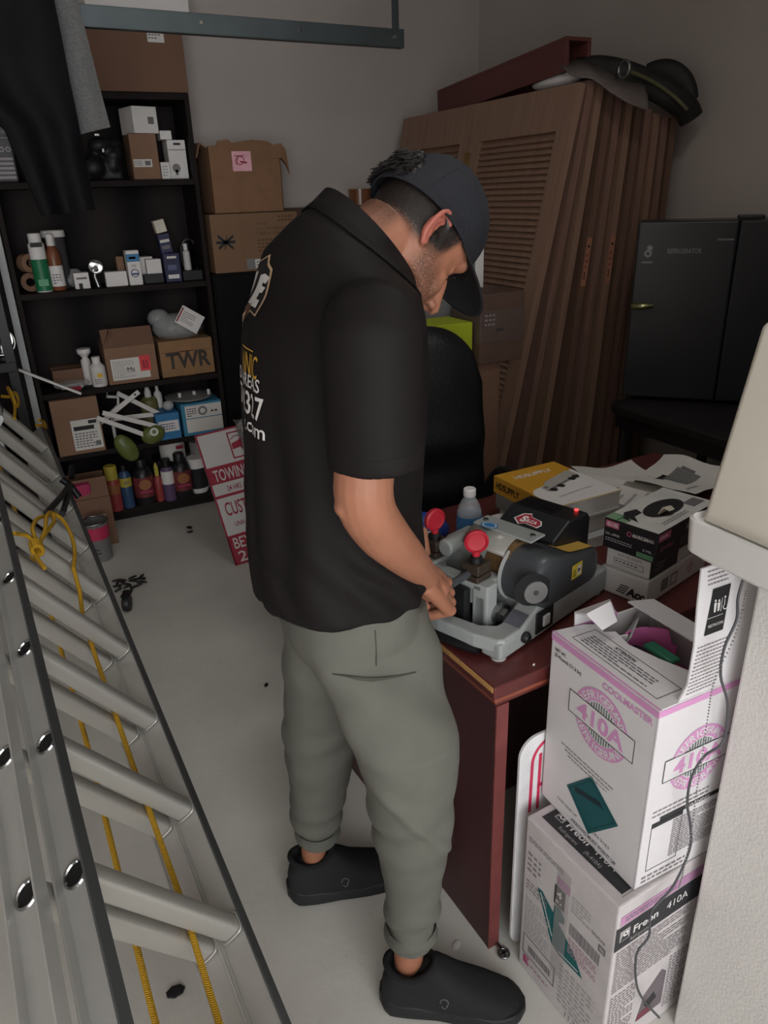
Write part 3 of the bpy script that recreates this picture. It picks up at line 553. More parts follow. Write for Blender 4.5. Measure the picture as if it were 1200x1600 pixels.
# ------------------------------------------------------------------ things on the floor at the left
b = carton('open brown box on the floor at the left end of the bottom shelf', .04, .255, 3.72, 3.93, 0, .265, CARD2, tape=False)
p = MB(); f = front(b); p.rect(f, .05, .09, .13, .085, mat('grey_label', (150,145,140), .6)); p.lines(f, .06, .11, .1, .045, 3, INK, seed=2, lift=.0003); obj('paper_label', p, b)
for s, a_ in ((-1, -25), (1, 30)): obj('flap', MB().box(-.105, .105, -.002, .002, 0, .10, CARD2, M=Matrix.Translation((0, s*.10, .266)) @ Matrix.Rotation(R(a_), 4, 'X')), b)
o = obj('pink_packet', MB().box(-.06, .06, -.03, .03, 0, .075, HOTP), bev=.006); o.location = (.11, 3.76, .27); o.rotation_euler = (.1, 0, .1); tag(o, 'hot pink packet sticking out of the open brown floor box', 'packet')
t = thing('paint_bucket', 'grey tin bucket with hot pink band on the floor by the ladder', 'bucket', (.150, 3.58, 0))
obj('body', MB().lathe([(.056,0),(.058,.004),(.062,.195),(.064,.20),(.059,.20),(.056,.02),(0,.018)], mat('tin_grey', (120,119,117), .45, metal=.2), n=36, cap=(True,False)), t, smooth=40)
obj('band', MB().lathe([(.0612,.12),(.0632,.185)], mat('bucket_pink', (176,44,80), .5), n=36, cap=(False,False)), t, smooth=40); obj('rim', MB().tube([(.062*math.cos(a), .062*math.sin(a), .203) for a in np.linspace(0, 2*PI, 33)], .005, STEEL, 8), t, smooth=60)
p = MB(); f = Fr((-.04,-.0605,.03),(1,0,0),(0,-.02,1),.002); p.rect(f, .02, .04, .02, .005, INK); p.rect(f, .015, .02, .03, .005, INK); obj('printed_mark', p, t)
ch = MB(); rr = random.Random(5)
for k in range(26):
    x, y = rr.uniform(-.06,.06), rr.uniform(-.05,.05); r_ = .014; a_ = rr.uniform(0, PI)
    ch.tube([(x+r_*math.cos(u)*math.cos(a_)*1.4, y+r_*math.cos(u)*math.sin(a_)*1.4, .005+.0035*(k % 4)+.002*math.sin(u)) for u in np.linspace(0, 2*PI, 13)], .0035, mat('dark_chain', (62,62,62), .45, metal=.5), 6)
o = obj('chain_heap', ch, smooth=60); o.location = (.235, 3.22, .0); tag(o, 'small heap of dark chain on the floor beside the ladder', 'chain', kind=None)
o = obj('caster_wheel', MB().lathe([(.01,-.016),(.036,-.014),(.04,0),(.036,.014),(.01,.016)], BLK, M=Matrix.Rotation(R(90), 4, 'X')).box(-.01,.05,-.02,.02,.03,.036,BLKM), smooth=40, bev=.001); o.location = (.19, 2.98, .041); o.rotation_euler = (0,0,1.2); tag(o, 'small black caster lying on the floor beside the ladder rail', 'caster')
for k, (x, y, s_) in enumerate([(.66,2.24,.016),(.55,2.18,.012),(.62,3.72,.022),(.61,3.66,.018)]):
    o = obj('debris_flake', MB().ell((0,0,0), (s_, s_*.6, .004), INK, 8, 6)); o.location = (x, y, .004); o.rotation_euler = (0,0,k); tag(o, ['dark flake on the floor left of the man at shin height','smaller dark flake on the floor beside the man','dark chip on the floor just in front of the bottom shelf','smaller dark chip before the bottom shelf, nearer the camera'][k], 'debris')
o = obj('leaf_scrap', MB().ell((0,0,0), (.022,.016,.003), INK, 7, 6)); o.location = (.02, 1.2, .004); tag(o, 'dark dead leaf on the floor under the ladder rungs', 'leaf')
t = thing('valve_key', 'small steel valve key on the floor at the foot of the refrigerant boxes', 'key', (.715, .945, 0))
obj('shank', MB().box(-.0045, .0045, 0, .042, .003, .009, STEEL), t, bev=.002); obj('wheel', MB().tube([(.012*math.cos(a), -.010+.012*math.sin(a), .006) for a in np.linspace(0, 2*PI, 25)], .003, STEEL, 8).box(-.012,.012,-.012,-.008,.004,.008,STEEL).box(-.002,.002,-.022,.002,.004,.008,STEEL), t, smooth=50)

# ------------------------------------------------------------------ extension ladder
d_ = V((math.sin(R(-3.1))*math.cos(R(7.2)), math.cos(R(-3.1))*math.cos(R(7.2)), math.sin(R(7.2)))).normalized()
A0 = V((.137, 1.035, .328)); B0 = V((-.09, .965, .652))
e_ = B0-A0; e_ = (e_-d_*e_.dot(d_)).normalized(); n_ = d_.cross(e_).normalized()
LM = Matrix(((d_.x,e_.x,n_.x,A0.x),(d_.y,e_.y,n_.y,A0.y),(d_.z,e_.z,n_.z,A0.z),(0,0,0,1)))
lad = thing('extension_ladder', 'aluminium extension ladder propped on its side along the left, with yellow rope', 'ladder', tuple(A0))
lad.matrix_world = LM; ROOTS[lad.name] = LM
RUN0, RUN1, S_ = -2.15, 2.68, .305
def rail(e0, sgn, nn, dn=.085, inner=False):
    "I-section rail: web, two flanges pointing outwards; sgn = outward direction along e"
    mb = MB(); w0 = .003; fl = .022
    mb.box(RUN0, RUN1, min(e0, e0+sgn*w0), max(e0, e0+sgn*w0), nn-dn/2, nn+dn/2, ALUW)
    for s in (-1, 1):
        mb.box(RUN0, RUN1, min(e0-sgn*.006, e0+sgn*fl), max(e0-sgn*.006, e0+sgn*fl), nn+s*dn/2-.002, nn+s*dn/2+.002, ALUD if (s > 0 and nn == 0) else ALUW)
    return mb
WID = .395
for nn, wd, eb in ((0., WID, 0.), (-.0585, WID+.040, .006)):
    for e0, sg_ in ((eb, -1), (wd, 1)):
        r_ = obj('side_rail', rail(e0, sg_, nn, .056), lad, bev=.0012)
        for k in range(-6, 9):
            hl = MB()
            x = k*S_; q = [(x+.021*math.cos(a), .021*math.sin(a)*1.0) for a in np.linspace(0, 2*PI, 25)]
            zc = e0+sg_*.0042
            hl.tube([(px, zc, nn+pz) for px, pz in q], .0032, CHROME, 6)
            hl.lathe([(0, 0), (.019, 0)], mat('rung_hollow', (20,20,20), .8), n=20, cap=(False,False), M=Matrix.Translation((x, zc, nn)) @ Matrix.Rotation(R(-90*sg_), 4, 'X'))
            if sg_ > 0: obj('rung_end', hl, r_, smooth=50)
    for k in range(-6, 9):
        x = k*S_; mb = MB()
        prof = [(.020*math.copysign(abs(math.cos(a))**.6, math.cos(a)), .022*math.copysign(abs(math.sin(a))**.5, math.sin(a))) for a in np.linspace(0, 2*PI, 25)[:-1]]
        mb.loft([[(x+px, e, nn+pz) for px, pz in prof] for e in (eb+.001, wd-.001)], ALU)
        for e in (eb+.004, wd-.004): mb.tube([(x+px*1.12, e, nn+pz*1.12) for px, pz in prof+prof[:1]], .0025, ALU, 6)
        obj('rung', mb, lad, smooth=45)
# rope: one length between the two sections, one behind
rp = thing('yellow_rope', 'yellow rope running along the ladder and tied in a loop around a rung', 'rope', tuple(A0)); rp.matrix_world = LM; ROOTS[rp.name] = LM
obj('rope_length', MB().tube([(-2.1,.085,-.0290),(-1.0,.085,-.0290),(-.18,.095,-.0290),(.06,.082,-.0290),(.45,.092,-.0290),(.85,.095,-.0290),(1.03,.105,-.02),(1.10,.13,.01),(1.162,.165,.035)], .0062, ROPE, 8), rp, smooth=60)
obj('rope_length', MB().tube([(-2.1,.125,-.12),(-.1,.124,-.12),(.2,.113,-.12),(.58,.098,-.12),(1.27,.095,-.12),(1.9,.14,-.12),(2.5,.19,-.11)], .0062, ROPE, 8), rp, smooth=60)
kx, ke = 1.13, .31
loop = [(1.162,.165,.035),(1.27,.145,.045),(1.37,.138,.05),(1.46,.15,.05),(1.49,.18,.045),(1.44,.215,.04),(1.35,.27,.04),(1.26,.305,.04),(1.20,.315,.04),(kx+.02,ke-.01,.035)]
def smoothpts(P, n=6):
    P = [V(q) for q in P]; out = []
    for i in range(len(P)-1):
        p0, p1, p2, p3 = P[max(i-1,0)], P[i], P[i+1], P[min(i+2,len(P)-1)]
        for j in range(n):
            t = j/n; out.append(.5*((2*p1)+(p2-p0)*t+(2*p0-5*p1+4*p2-p3)*t*t+(3*p1-p0-3*p2+p3)*t**3))
    return out+[P[-1]]
obj('rope_loop', MB().tube(smoothpts(loop), .0062, ROPE, 8), rp, smooth=60)
l2 = [(kx,ke,.035),(1.20,.285,.045),(1.30,.245,.05),(1.40,.205,.05),(1.44,.215,.055),(1.36,.25,.055),(1.24,.275,.05),(kx+.01,ke-.005,.03)]
obj('rope_loop', MB().tube(smoothpts(l2), .0062, ROPE, 8), rp, smooth=60)
obj('rope_tail', MB().tube(smoothpts([(kx,ke,.035),(1.16,.335,.035),(1.15,.36,.03),(1.125,.385,.03)]), .0058, ROPE, 8), rp, smooth=60)
kn = MB()
for i in range(4): kn.tube([(kx-.022+.011*i+.004*math.sin(a), ke+.016*math.cos(a), .034+.012*math.sin(a)) for a in np.linspace(0, 2*PI, 17)], .006, ROPE, 8)
obj('knot', kn, rp, smooth=60)
o = obj('rope_end', MB().tube(smoothpts([(kx,ke,.02),(kx-.05,ke-.005,.024),(kx-.10,ke-.015,.03)]), .006, ROPE, 8), rp, smooth=60)
def far_rope(label, pts):
    o = obj('rope_hank', MB().tube(smoothpts(pts), .0065, ROPE, 8), smooth=60); o.matrix_world = LM; return tag(o, label, 'rope')
far_rope('yellow rope hank knotted round the far end of the ladder', [(2.58,.24,.03),(2.62,.20,.05),(2.70,.18,.06),(2.64,.16,.05),(2.54,.18,.045),(2.60,.22,.065),(2.72,.21,.05),(2.56,.19,.045),(2.38,.20,.03)])
far_rope('short yellow rope wrap on the far right ladder rail', [(2.58,.05,.03),(2.60,.03,.04),(2.64,.0,.04),(2.70,-.03,.03),(2.72,-.01,.04),(2.64,.04,.045)])
# black clamp gripping the right rail
cl = thing('spring_clamp', 'black spring clamp gripping the right ladder rail', 'clamp', tuple(A0)); cl.matrix_world = LM; ROOTS[cl.name] = LM
cx = 1.90
obj('jaw', MB().tube([(cx+.04,.06,.05),(cx+.03,.02,.055),(cx+.01,-.03,.045)], .013, BLK, 8), cl, smooth=50)
obj('jaw', MB().tube([(cx+.03,.025,.055),(cx-.20,.115,.05),(cx-.44,.215,.04)], .011, BLK, 8), cl, smooth=50)
obj('handle', MB().tube([(cx+.03,.02,.055),(cx-.15,.07,.045),(cx-.33,.125,.04)], .011, BLK, 8), cl, smooth=50); obj('pivot', MB().cyl((cx+.01,.05,.085),(cx+.06,.06,.11),.012,BLKM,n=12), cl, smooth=50)
t = thing('glove', 'black work glove with grey cuff draped over the far left ladder rail', 'glove', tuple(A0)); t.matrix_world = LM; ROOTS[t.name] = LM
obj('hand', MB().ell((2.05,.40,.075), (.07,.05,.03), BLK, 12, 8).tube([(2.1,.40,.07),(2.18,.38,.06)], .014, BLK, 8), t, smooth=70); obj('cuff', MB().tube([(1.98,.40,.07),(1.86,.405,.065)], [.04,.045], LGRY, 14, ry=.022), t, smooth=50)
# ------------------------------------------------------------------ louvred bifold doors leaning on the right wall
DY0, DY1 = 2.63, 4.11
PWID = (DY1-DY0)/2-.004
def door_panel(y0, Ht, PINE):
    "one louvred panel in door space: x = thickness, y = width, z = up"
    mb = MB(); T = .033; st = .085; y1 = y0+PWID
    mb.box(0, T, y0, y0+st, 0, Ht, PINE); mb.box(0, T, y1-st, y1, 0, Ht, PINE)
    for z0, z1 in ((0, .20), (.95, 1.09), (Ht-.17, Ht)): mb.box(.001, T-.001, y0+st, y1-st, z0, z1, PINE)
    for z0, z1 in ((.20, .95), (1.09, Ht-.17)):
        n = int((z1-z0)/.0255)
        for i in range(n):
            z = z0+(i+.5)*(z1-z0)/n; a = y0+st-.003; b = y1-st+.003
            vs = [(.004,a,z-.017),(.010,a,z-.019),(.029,a,z+.015),(.023,a,z+.017)]; mb.loft([vs, [(x, b, q) for x, _, q in vs]], PINE)
    return mb
GM = {}
def bifold(label, tx, bx, Ht, first):
    ang = math.asin((tx-bx)/Ht); t = thing('louvred_door', label, 'door', (bx, 0, math.sin(ang)*.034+.002), 0, 'louvred doors leaning on the right wall'); t.rotation_euler = (0, ang, 0)
    for i in range(2):
        key = (i, Ht)
        if key not in GM:
            o = obj('door_panel', door_panel(DY0+i*(PWID+.006), Ht, (PINE, PINEB, PINE, PINEC, PINEB, PINE, PINEC, PINEB, PINE, PINEB, PINEC)[len(GM)//2 % 11]), t); GM[key] = o.data
        else:
            o = bpy.data.objects.new('door_panel', GM[key]); COL.objects.link(o); o.parent = t
    for z in (.25, 1.0, Ht-.25):
        obj('hinge', MB().box(-.0015, .001, DY0+PWID-.022, DY0+PWID+.028, z-.035, z+.035, mat('brass', (150,122,70), .35, metal=.9)), t)
    if first is not None: first(t)
    return t
def tagged(t):
    m = MB(); f = Fr((0, DY0-.0, 0), (1,0,0), (0,0,1), .001)
    m.rect(f, .004, 1.22, .026, .20, mat('pink_paper_tag', (176,120,96), .7)); m.disc(f, .017, 1.385, 0, .006, INK, lift=.0003, n=10); m.lines(f, .008, 1.24, .018, .12, 5, mat('tag_print', (138,86,72), .7), lift=.0003); m.rect(f, .014, 1.255, .005, .022, INK, .0004); obj('paper_tag', m, t)
specs = [(2.175,1.76,2.03,'louvred pine door at the front of the leaning stack, slats facing the room',None),(2.222,1.885,2.025,'second louvred door from the front of the leaning stack',None),(2.272,2.005,2.02,'third louvred door from the front, just before the first gap in the stack',None),
 (2.326,2.125,1.995,'louvred door right of the first gap in the stack, its edge bearing a pink tag',tagged),(2.372,2.215,1.97,'louvred door just left of the second dark gap in the stack',None),
 (2.43,2.31,1.945,'louvred door right of the second dark gap, with the other pink tag on its edge',tagged),(2.482,2.385,1.925,'louvred door seventh in the leaning stack, counted from the room',None),(2.533,2.46,1.905,'louvred door eighth in the stack, edge seen over the fridge',None),(2.583,2.53,1.89,'louvred door ninth in the stack, edge seen over the fridge',None),(2.633,2.595,1.88,'louvred door next to the last in the stack',None),(2.682,2.655,1.875,'rearmost louvred door of the stack, next to the right wall',None)]
for s in specs: bifold(s[3], s[0], s[1], s[2], s[4])

# things lying on top of the door stack
bm = thing('channel_board', 'red brown wooden channel board lying aslant on top of the louvred doors', 'board', (0,0,0))
P0 = onx(684, 172, 2.21); P1 = onx(884, 96, 2.21)
ax = (P1-P0).normalized(); up = V((0,0,1)); up = (up-ax*up.dot(ax)).normalized(); sd = ax.cross(up)*-1
def bq(a, b, c): return P0+ax*a+up*b+sd*c
L_ = (P1-P0).length; mb = MB()
def plank(a0, a1, b0, b1, c0, c1): 
    vs = [bq(a, b, c) for c in (c0, c1) for a, b in ((a0,b0),(a1,b0),(a1,b1),(a0,b1))]; return vs
FC = [(3,2,1,0),(4,5,6,7),(0,1,5,4),(1,2,6,5),(2,3,7,6),(3,0,4,7)]
bm_s = 1 if sd.x > 0 else -1
mb.add(plank(0, L_, -.035, .075, 0, bm_s*.018), FC, WOODR); obj('front_plank', mb, bm, bev=.002)
mb = MB().add(plank(0, L_, .075, .09, 0, bm_s*.13), FC, WOODR); obj('top_plank', mb, bm, bev=.002)
mb = MB().add(plank(0, L_, -.035, .075, bm_s*.112, bm_s*.13), FC, WOODR); obj('rear_plank', mb, bm, bev=.002)
HOSE = mat('black_rubber', (30,30,28), .6, var=.2)
sb = thing('black_strap_bag', 'black rubber strap bundle with metal ring drooping over the door stack', 'strap bundle', (0,0,0))
pth = [onx(x, y, X) for x, y, X in ((900,112,2.30),(935,108,2.36),(975,116,2.42),(1015,132,2.52),(1050,152,2.60),(1072,170,2.66),(1080,186,2.69))]
obj('strap', MB().tube(smoothpts(pth), [.05]*37, HOSE, 12, ry=.025, up=(0,0,1)), sb, smooth=60)
pth = [onx(x, y, X) for x, y, X in ((1010,112,2.60),(1040,112,2.64),(1066,130,2.68),(1080,158,2.70))]
obj('strap', MB().tube(smoothpts(pth), [.03+.02*math.sin(i/18*PI) for i in range(19)], HOSE, 12, ry=.02, up=(0,0,1)), sb, smooth=60)
rp_ = onx(975, 108, 2.35); obj('ring', MB().tube([rp_+V((.0,.03*math.cos(a), .03*math.sin(a))) for a in np.linspace(0, 2*PI, 25)], .006, STEEL, 8), sb, smooth=60)
pth = [onx(x, y, X) for x, y, X in ((985,112,2.40),(1020,128,2.5),(1052,150,2.58),(1074,172,2.62))]
obj('edge_cord', MB().tube(smoothpts(pth), .008, mat('olive_cord', (92,90,62), .6), 8), sb, smooth=60)
gc = thing('grey_cloth', 'thin grey cloth draped over the near corner of the door stack', 'cloth', (0,0,0))
GC = mat('grey_cloth_mat', (112,102,98), .85, var=.12)
rows = [[(876,108,2.26),(905,100,2.33),(940,112,2.40),(975,128,2.47),(1008,140,2.53)], [(888,120,2.24),(918,116,2.31),(945,132,2.38),(978,146,2.44),(1012,160,2.51)], [(905,127,2.23),(928,130,2.27),(955,150,2.31),(985,168,2.38),(1012,178,2.46)]]
R3 = [[onx(q[0], q[1]-6, q[2]-.05) for q in r] for r in rows]; top_ = [V(q) for q in R3[0]]
obj('cloth', MB().loft([smoothpts(r, 5) for r in R3], GC, cap=(False,False), closed=False), gc, smooth=180, solid=.006)
wc = thing('white_rag', 'crumpled white rag under the near end of the red brown board', 'rag', (0,0,0))
q0 = onx(865, 124, 2.24); obj('rag', MB().ell((q0.x+.03, q0.y+.02, q0.z-.005), (.05,.16,.03), WHITE, 14, 8).ell((q0.x+.02,q0.y-.10,q0.z+.02),(.03,.04,.03),WHITE,12,8), wc, smooth=80)

# ------------------------------------------------------------------ fridge on its table
ft = thing('side_table', 'dark round-cornered table against the right wall carrying the black mini fridge', 'table', (2.42, 1.80, 0), R(2))
TBL = mat('dark_table', (34,30,31), .4, var=.12)
poly = []
for cx_, cy_, a0 in ((-.22,.40,90),(-.22,-.42,180),(.26,-.42,270),(.26,.40,0)):
    for i in range(7): a = R(a0+15*i); poly.append((cx_+.08*math.cos(a), cy_+.08*math.sin(a)))
obj('tabletop', MB().prism(poly, .768, .80, TBL), ft, bev=.006)
obj('apron', MB().box(-.26,.30,-.44,-.42,.70,.768,TBL).box(-.26,.30,.42,.44,.70,.768,TBL).box(-.26,-.24,-.42,.42,.70,.768,TBL).box(.28,.30,-.42,.42,.70,.768,TBL), ft, bev=.002)
for x in (-.23, .27):
    for y in (-.41, .41): obj('leg', MB().tube([(x,y,0),(x,y,.70)], [.018,.024], TBL, 12), ft, smooth=40)
fr_ = thing('mini_fridge', 'black mini fridge with chrome handle, on the dark side table', 'fridge', (2.205, 2.270, .801), R(-46))
FH = ony(992, 347, 2.262).z-.801
obj('body', MB().box(.0, .555, .055, .26, .012, FH-.002, FRIDGE), fr_, bev=.01, seg=3)
dr = obj('door', MB().box(.0, .352, .0, .05, .012, FH, FRIDGE), fr_, bev=.008, seg=3); obj('side_panel', MB().box(.356, .555, .003, .05, .012, FH-.002, FRIDGE), fr_, bev=.006, seg=3)
obj('seal', MB().box(.012,.345,.048,.056,.03,FH-.02,GREY), fr_)
hd = MB(); hd.tube([(.004,.0,FH*.555),(.012,-.022,FH*.55),(.05,-.026,FH*.55),(.085,-.018,FH*.555)], [.008,.014,.014,.008], mat('fridge_handle_metal', (150,152,110), .2, metal=.9), 10); obj('handle', hd, dr, smooth=60)
p = MB(); f = Fr((0,-.0006,0),(1,0,0),(0,0,1)); DIM = mat('dim_silver_print', (120,124,128), .4, metal=.3)
p.text(f, 'REFRIGERATOR', .115, FH-.115, .018, DIM, w=.12, bold=.01); p.rect(f, .285, FH-.07, .055, .006, DIM); p.disc(f, .045, FH-.115, .006, .014, DIM); p.rect(f, .025, FH-.15, .04, .006, DIM); p.disc(f, .05, FH-.095, 0, .01, DIM); obj('printing', p, dr)
obj('hinge_cover', MB().box(.345,.435,.005,.06,FH+.001,FH+.016,BLK), fr_, bev=.004)
for x in (.05, .50):
    for y in (.08, .22): obj('foot', MB().cyl((x,y,0),(x,y,.012),.018,BLK,n=12), fr_)

# ------------------------------------------------------------------ things between chair and doors
carton('tall plain brown carton behind the right edge of the chair', 1.55, 1.68, 2.40, 2.56, 0, 1.0, CARD2, tape=False)
b = carton('film-wrapped brown box on top of the tall plain carton', 1.57, 1.77, 2.38, 2.58, 1.001, 1.262, mat('cardboard_plum', (92,70,60), .6, var=.1), tape=False)
obj('film_wrap', MB().box(-.103,.103,-.103,.103,.08,.20,mat('dull_film', (120,108,104), .3, alpha=.3)), b, bev=.004)
p = MB(); f = front(b); p.rect(f, .07, .12, .035, .012, INK); p.lines(f, .02, .14, .05, .05, 3, LINK, seed=5); obj('printing', p, b)
pn = thing('appliance_panel', 'tall light grey panel with pale edge standing behind the cap and chair', 'panel', (1.60, 2.66, 0))
obj('panel', MB().box(-.26, .155, -.015, .015, 0, 1.44, GREY), pn, bev=.003); obj('edge_trim', MB().box(.112, .152, -.022, -.0155, 0, 1.455, WHITE), pn, bev=.004)
b = carton('bright lime green carton behind the chair, beside the grey panel', 1.33, 1.562, 2.42, 2.60, .861, 1.16, LIME, tape=False, name='lime_carton')
p = MB(); f = front(b); OLV = mat('olive_print', (136,146,36), .6)
p.rect(f, .145, .015, .038, .04, PAPER); p.rect(f, .153, .022, .022, .026, mat('print_patch', (88,78,110), .6), .0003); p.rect(f, .135, .155, .06, .016, OLV); p.rect(f, .135, .105, .06, .02, OLV); p.lines(f, .02, .05, .1, .012, 1, OLV); obj('printing', p, b)
carton('brown carton under the bright lime green carton', 1.30, 1.54, 2.40, 2.62, 0, .86, CARD, tape=False)

# ------------------------------------------------------------------ office chair
chr_ = thing('office_chair', 'black leather office chair behind the desk', 'chair', (1.12, 2.12, 0), R(-6))
def cushion(w, h, t, m, bulge=.035, r=.12, lean=0., seg=14):
    mb = MB()
    def prof(side):
        def fn(u, v):
            x = (u*2-1); z = v
            sq = (1-abs(x)**4)*(1-abs(2*z-1)**6)
            top = w*(1-.10*max(0, z-.75)/.25*abs(x)**2) * (1-.10*max(0, .35-z)/.35)
            zz = h*z - (r*max(0, z-.7)/.3)*abs(x)**3.2*.8
            y = side*(t/2*max(0, sq)**.35 + bulge*max(0, sq)) + (.012*math.sin(z*22)*math.exp(-((z-.38)/.18)**2) if side < 0 else 0) - (.02*abs(x)**2 if side < 0 else 0)
            return V((x*top, y+lean*zz, zz))
        return fn
    mb.grid(prof(-1), seg*2, seg*2, m); g = MB().grid(prof(1), seg*2, seg*2, m); mb.add(g.v, [tuple(reversed(q)) for q in g.f], m)
    return mb
bk = obj('backrest', cushion(.265, .72, .05, LEATH, .045, .13, .12), chr_, smooth=80); bk.location = (0, -.06, .50)
st = MB(); st.box(-.255,.255,-.40,-.0,.415,.50,LEATH); obj('seat', st, chr_, bev=.035, seg=5, smooth=60)
for s in (-1, 1):
    ar = obj('armrest', MB().tube(smoothpts([(s*.255,-.02,.56),(s*.32,-.05,.69),(s*.325,-.14,.715),(s*.325,-.28,.70),(s*.315,-.33,.64),(s*.275,-.32,.45)]), .026, BLK, 10, ry=.018), chr_, smooth=60)
obj('gas_post', MB().cyl((0,-.22,.09),(0,-.22,.42),.028,BLKM), chr_, smooth=40)
for k in range(5):
    a = R(72*k+20); lg = obj('leg', MB().tube([(0,-.22,.11),(.30*math.cos(a),-.22+.30*math.sin(a),.085)], [.028,.018], BLK, 10), chr_, smooth=50)
    obj('caster', MB().cyl((.30*math.cos(a)-.012,-.22+.30*math.sin(a),.033),(.30*math.cos(a)+.012,-.22+.30*math.sin(a),.033),.03,BLK,n=16).cyl((.30*math.cos(a),-.22+.30*math.sin(a),.04),(.30*math.cos(a),-.22+.30*math.sin(a),.08),.008,BLKM,n=8), lg, smooth=40)

# ------------------------------------------------------------------ desk
DZ = .75
dk = thing('desk', 'worn mahogany desk with pale chipped edge carrying the key machine', 'desk', (.687, .955, 0), R(3.4))
DL, DD = 1.30, .775
obj('desktop', MB().box(-.012, DL, -.004, DD, DZ-.030, DZ, MAHO), dk, bev=.004, seg=3)
e = MB(); e.box(-.0135, -.0121, .0, DD, DZ-.012, DZ-.0005, mat('chipped_edge', (186,140,84), .6, var=.2, scale=30)); obj('chipped_strip', e, dk)
mo = MB()
for k, (o_, z0, z1) in enumerate([(-.006, DZ-.042, DZ-.031), (.002, DZ-.056, DZ-.043)]): mo.box(o_, DL-.01, o_+.006, DD-.01, z0, z1, MAHOE if k == 0 else MAHO)
obj('edge_moulding', mo, dk, bev=.003)
obj('end_panel', MB().box(.006, .034, .012, DD-.02, .0, DZ-.057, MAHOD), dk, bev=.002); obj('end_edge', MB().box(.0052, .0345, .0075, .0118, .0, DZ-.057, mat('mahogany_lipping', (110,56,54), .45, var=.15)), dk)
obj('end_panel', MB().box(DL-.05, DL-.022, .012, DD-.02, .0, DZ-.057, MAHOD), dk, bev=.002); obj('modesty_panel', MB().box(.034, DL-.05, .30, .318, .10, DZ-.057, MAHOD), dk)
sc_ = MB(); f = Fr((.0052,.0,0),(0,-1,0),(0,0,1),.0004); rr = random.Random(9); SCR = mat('scratch', (150,118,110), .7)
f = Fr((.0056, DD, 0), (0,-1,0), (0,0,1), .0004)
for k in range(16): x, z = rr.uniform(.3,.75), rr.uniform(.1,.62); sc_.rect(f, x, z, rr.uniform(.001,.003), rr.uniform(.002,.006), SCR)
sc_.poly(f, [(.585,.36),(.587,.36),(.628,.20),(.626,.20)], SCR); obj('scratches', sc_, dk)

# papers, books, boxes on the desk
bkk = thing('catalogue', 'thick yellow and white supply catalogue, topmost book of the desk stack', 'book', (1.245, 1.497, DZ+.076), R(2))
W2, H2, TT = .108, .137, .048
obj('pages', MB().box(-W2+.003, W2-.003, -H2+.002, H2-.002, .0015, TT-.0015, PAPER), bkk); 
cv = MB(); cv.box(-W2, W2, -H2, H2, TT-.0012, TT, WHITE); cv.box(-W2, W2, -H2, H2, 0, .0012, WHITE); cv.box(-W2-.0006, -W2+.0006, -H2, H2, 0, TT, GOLD); obj('cover', cv, bkk)
f = Fr((-W2, H2, TT), (0,-1,0), (1,0,0)); p = MB(); WH2 = 2*H2
f2 = Fr((-W2, -H2, TT), (1,0,0), (0,1,0)); p.poly(f2, [(0,.10),(.02,.125),(.11,.15),(2*W2,.20),(2*W2,.274),(0,.274)], GOLD)
p.text(f2, 'HDSUPPLY', .035, .215, .022, WHITE, w=.13, bold=.02); TRK = mat('truck_grey', (120,116,112), .6); TRB = mat('truck_body', (176,171,164), .6)
p.poly(f2, [(.05,.105),(.05,.13),(.068,.135),(.08,.155),(.19,.195),(.20,.19),(.20,.16),(.10,.115)], TRB, .0004); p.poly(f2, [(.05,.105),(.2,.158),(.2,.150),(.055,.095)], TRK, .0005)
for x, y in ((.07,.10),(.105,.112),(.165,.137),(.185,.145)): p.disc(f2, x, y, 0, .011, INK, lift=.0007, n=14)
p.poly(f2, [(.055,.115),(.055,.127),(.068,.131),(.07,.12)], GINK, .0007); p.text(f2, 'Facilities Maintenance Catalog', .05, .05, .007, GINK, w=.12, lift=.0004, rot=.12); p.rect(f2, .0, 0, .216, .005, mat('pale_yellow', (206,180,120), .6), .0003); obj('cover_print', p, bkk)
f3 = Fr((-W2-.0006, H2, 0), (0,-1,0), (0,0,1)); p = MB(); p.text(f3, 'HDSUPPLY', .012, .015, .02, INK, w=.105, bold=.03); p.text(f3, 'MAIN', .15, .018, .013, WHITE, w=.04); p.text(f3, '2', .235, .016, .014, WHITE); obj('spine_print', p, bkk)
b2 = thing('thick_book', 'thick grey-covered book directly under the yellow catalogue', 'book', (1.255, 1.49, DZ+.031), R(4))
obj('pages', MB().box(-.108,.108,-.136,.136,.001,.043,mat('page_edges', (188,182,172), .8, var=.08, scale=40, stretch=(.2,.2,20))), b2); obj('cover', MB().box(-.111,.111,-.139,.139,.043,.0445,GREY).box(-.111,.111,-.139,.139,0,.001,GREY).box(-.1115,-.110,-.139,.139,0,.0445,GREY), b2)
b3 = thing('thin_book', 'thinner grey book at the bottom of the desk book stack', 'book', (1.27, 1.475, DZ+.001), R(1))
obj('pages', MB().box(-.12,.115,-.150,.145,.001,.028,PAPER), b3); obj('cover', MB().box(-.122,.118,-.152,.147,.028,.0295,LGRY).box(-.122,.118,-.152,.147,0,.001,LGRY), b3)
def sheet(label, x, y, z, w, h, rz, seed, fig=None, curl=.012):
    mb = MB()
    def fn(u, v): return V((w*(u-.5), h*(v-.5), curl*(.5+.5*noise.noise(V((u*2.2+seed, v*2.2, seed))))+curl*abs(u-.5)**2*3))
    mb.grid(fn, 10, 10, PAPER); 
    if fig:
        g = MB()
        for (a, b_, c, d, m) in fig: g.grid(lambda u, v: fn(a+c*u, b_+d*v)+V((0,0,.0008)), 6, 6, m)
    o = obj('paper_sheet', mb, smooth=180); o.location = (x, y, z); o.rotation_euler = (0,0,rz); tag(o, label, 'paper')
    if fig: obj('printing', g, o, smooth=180)
    return o
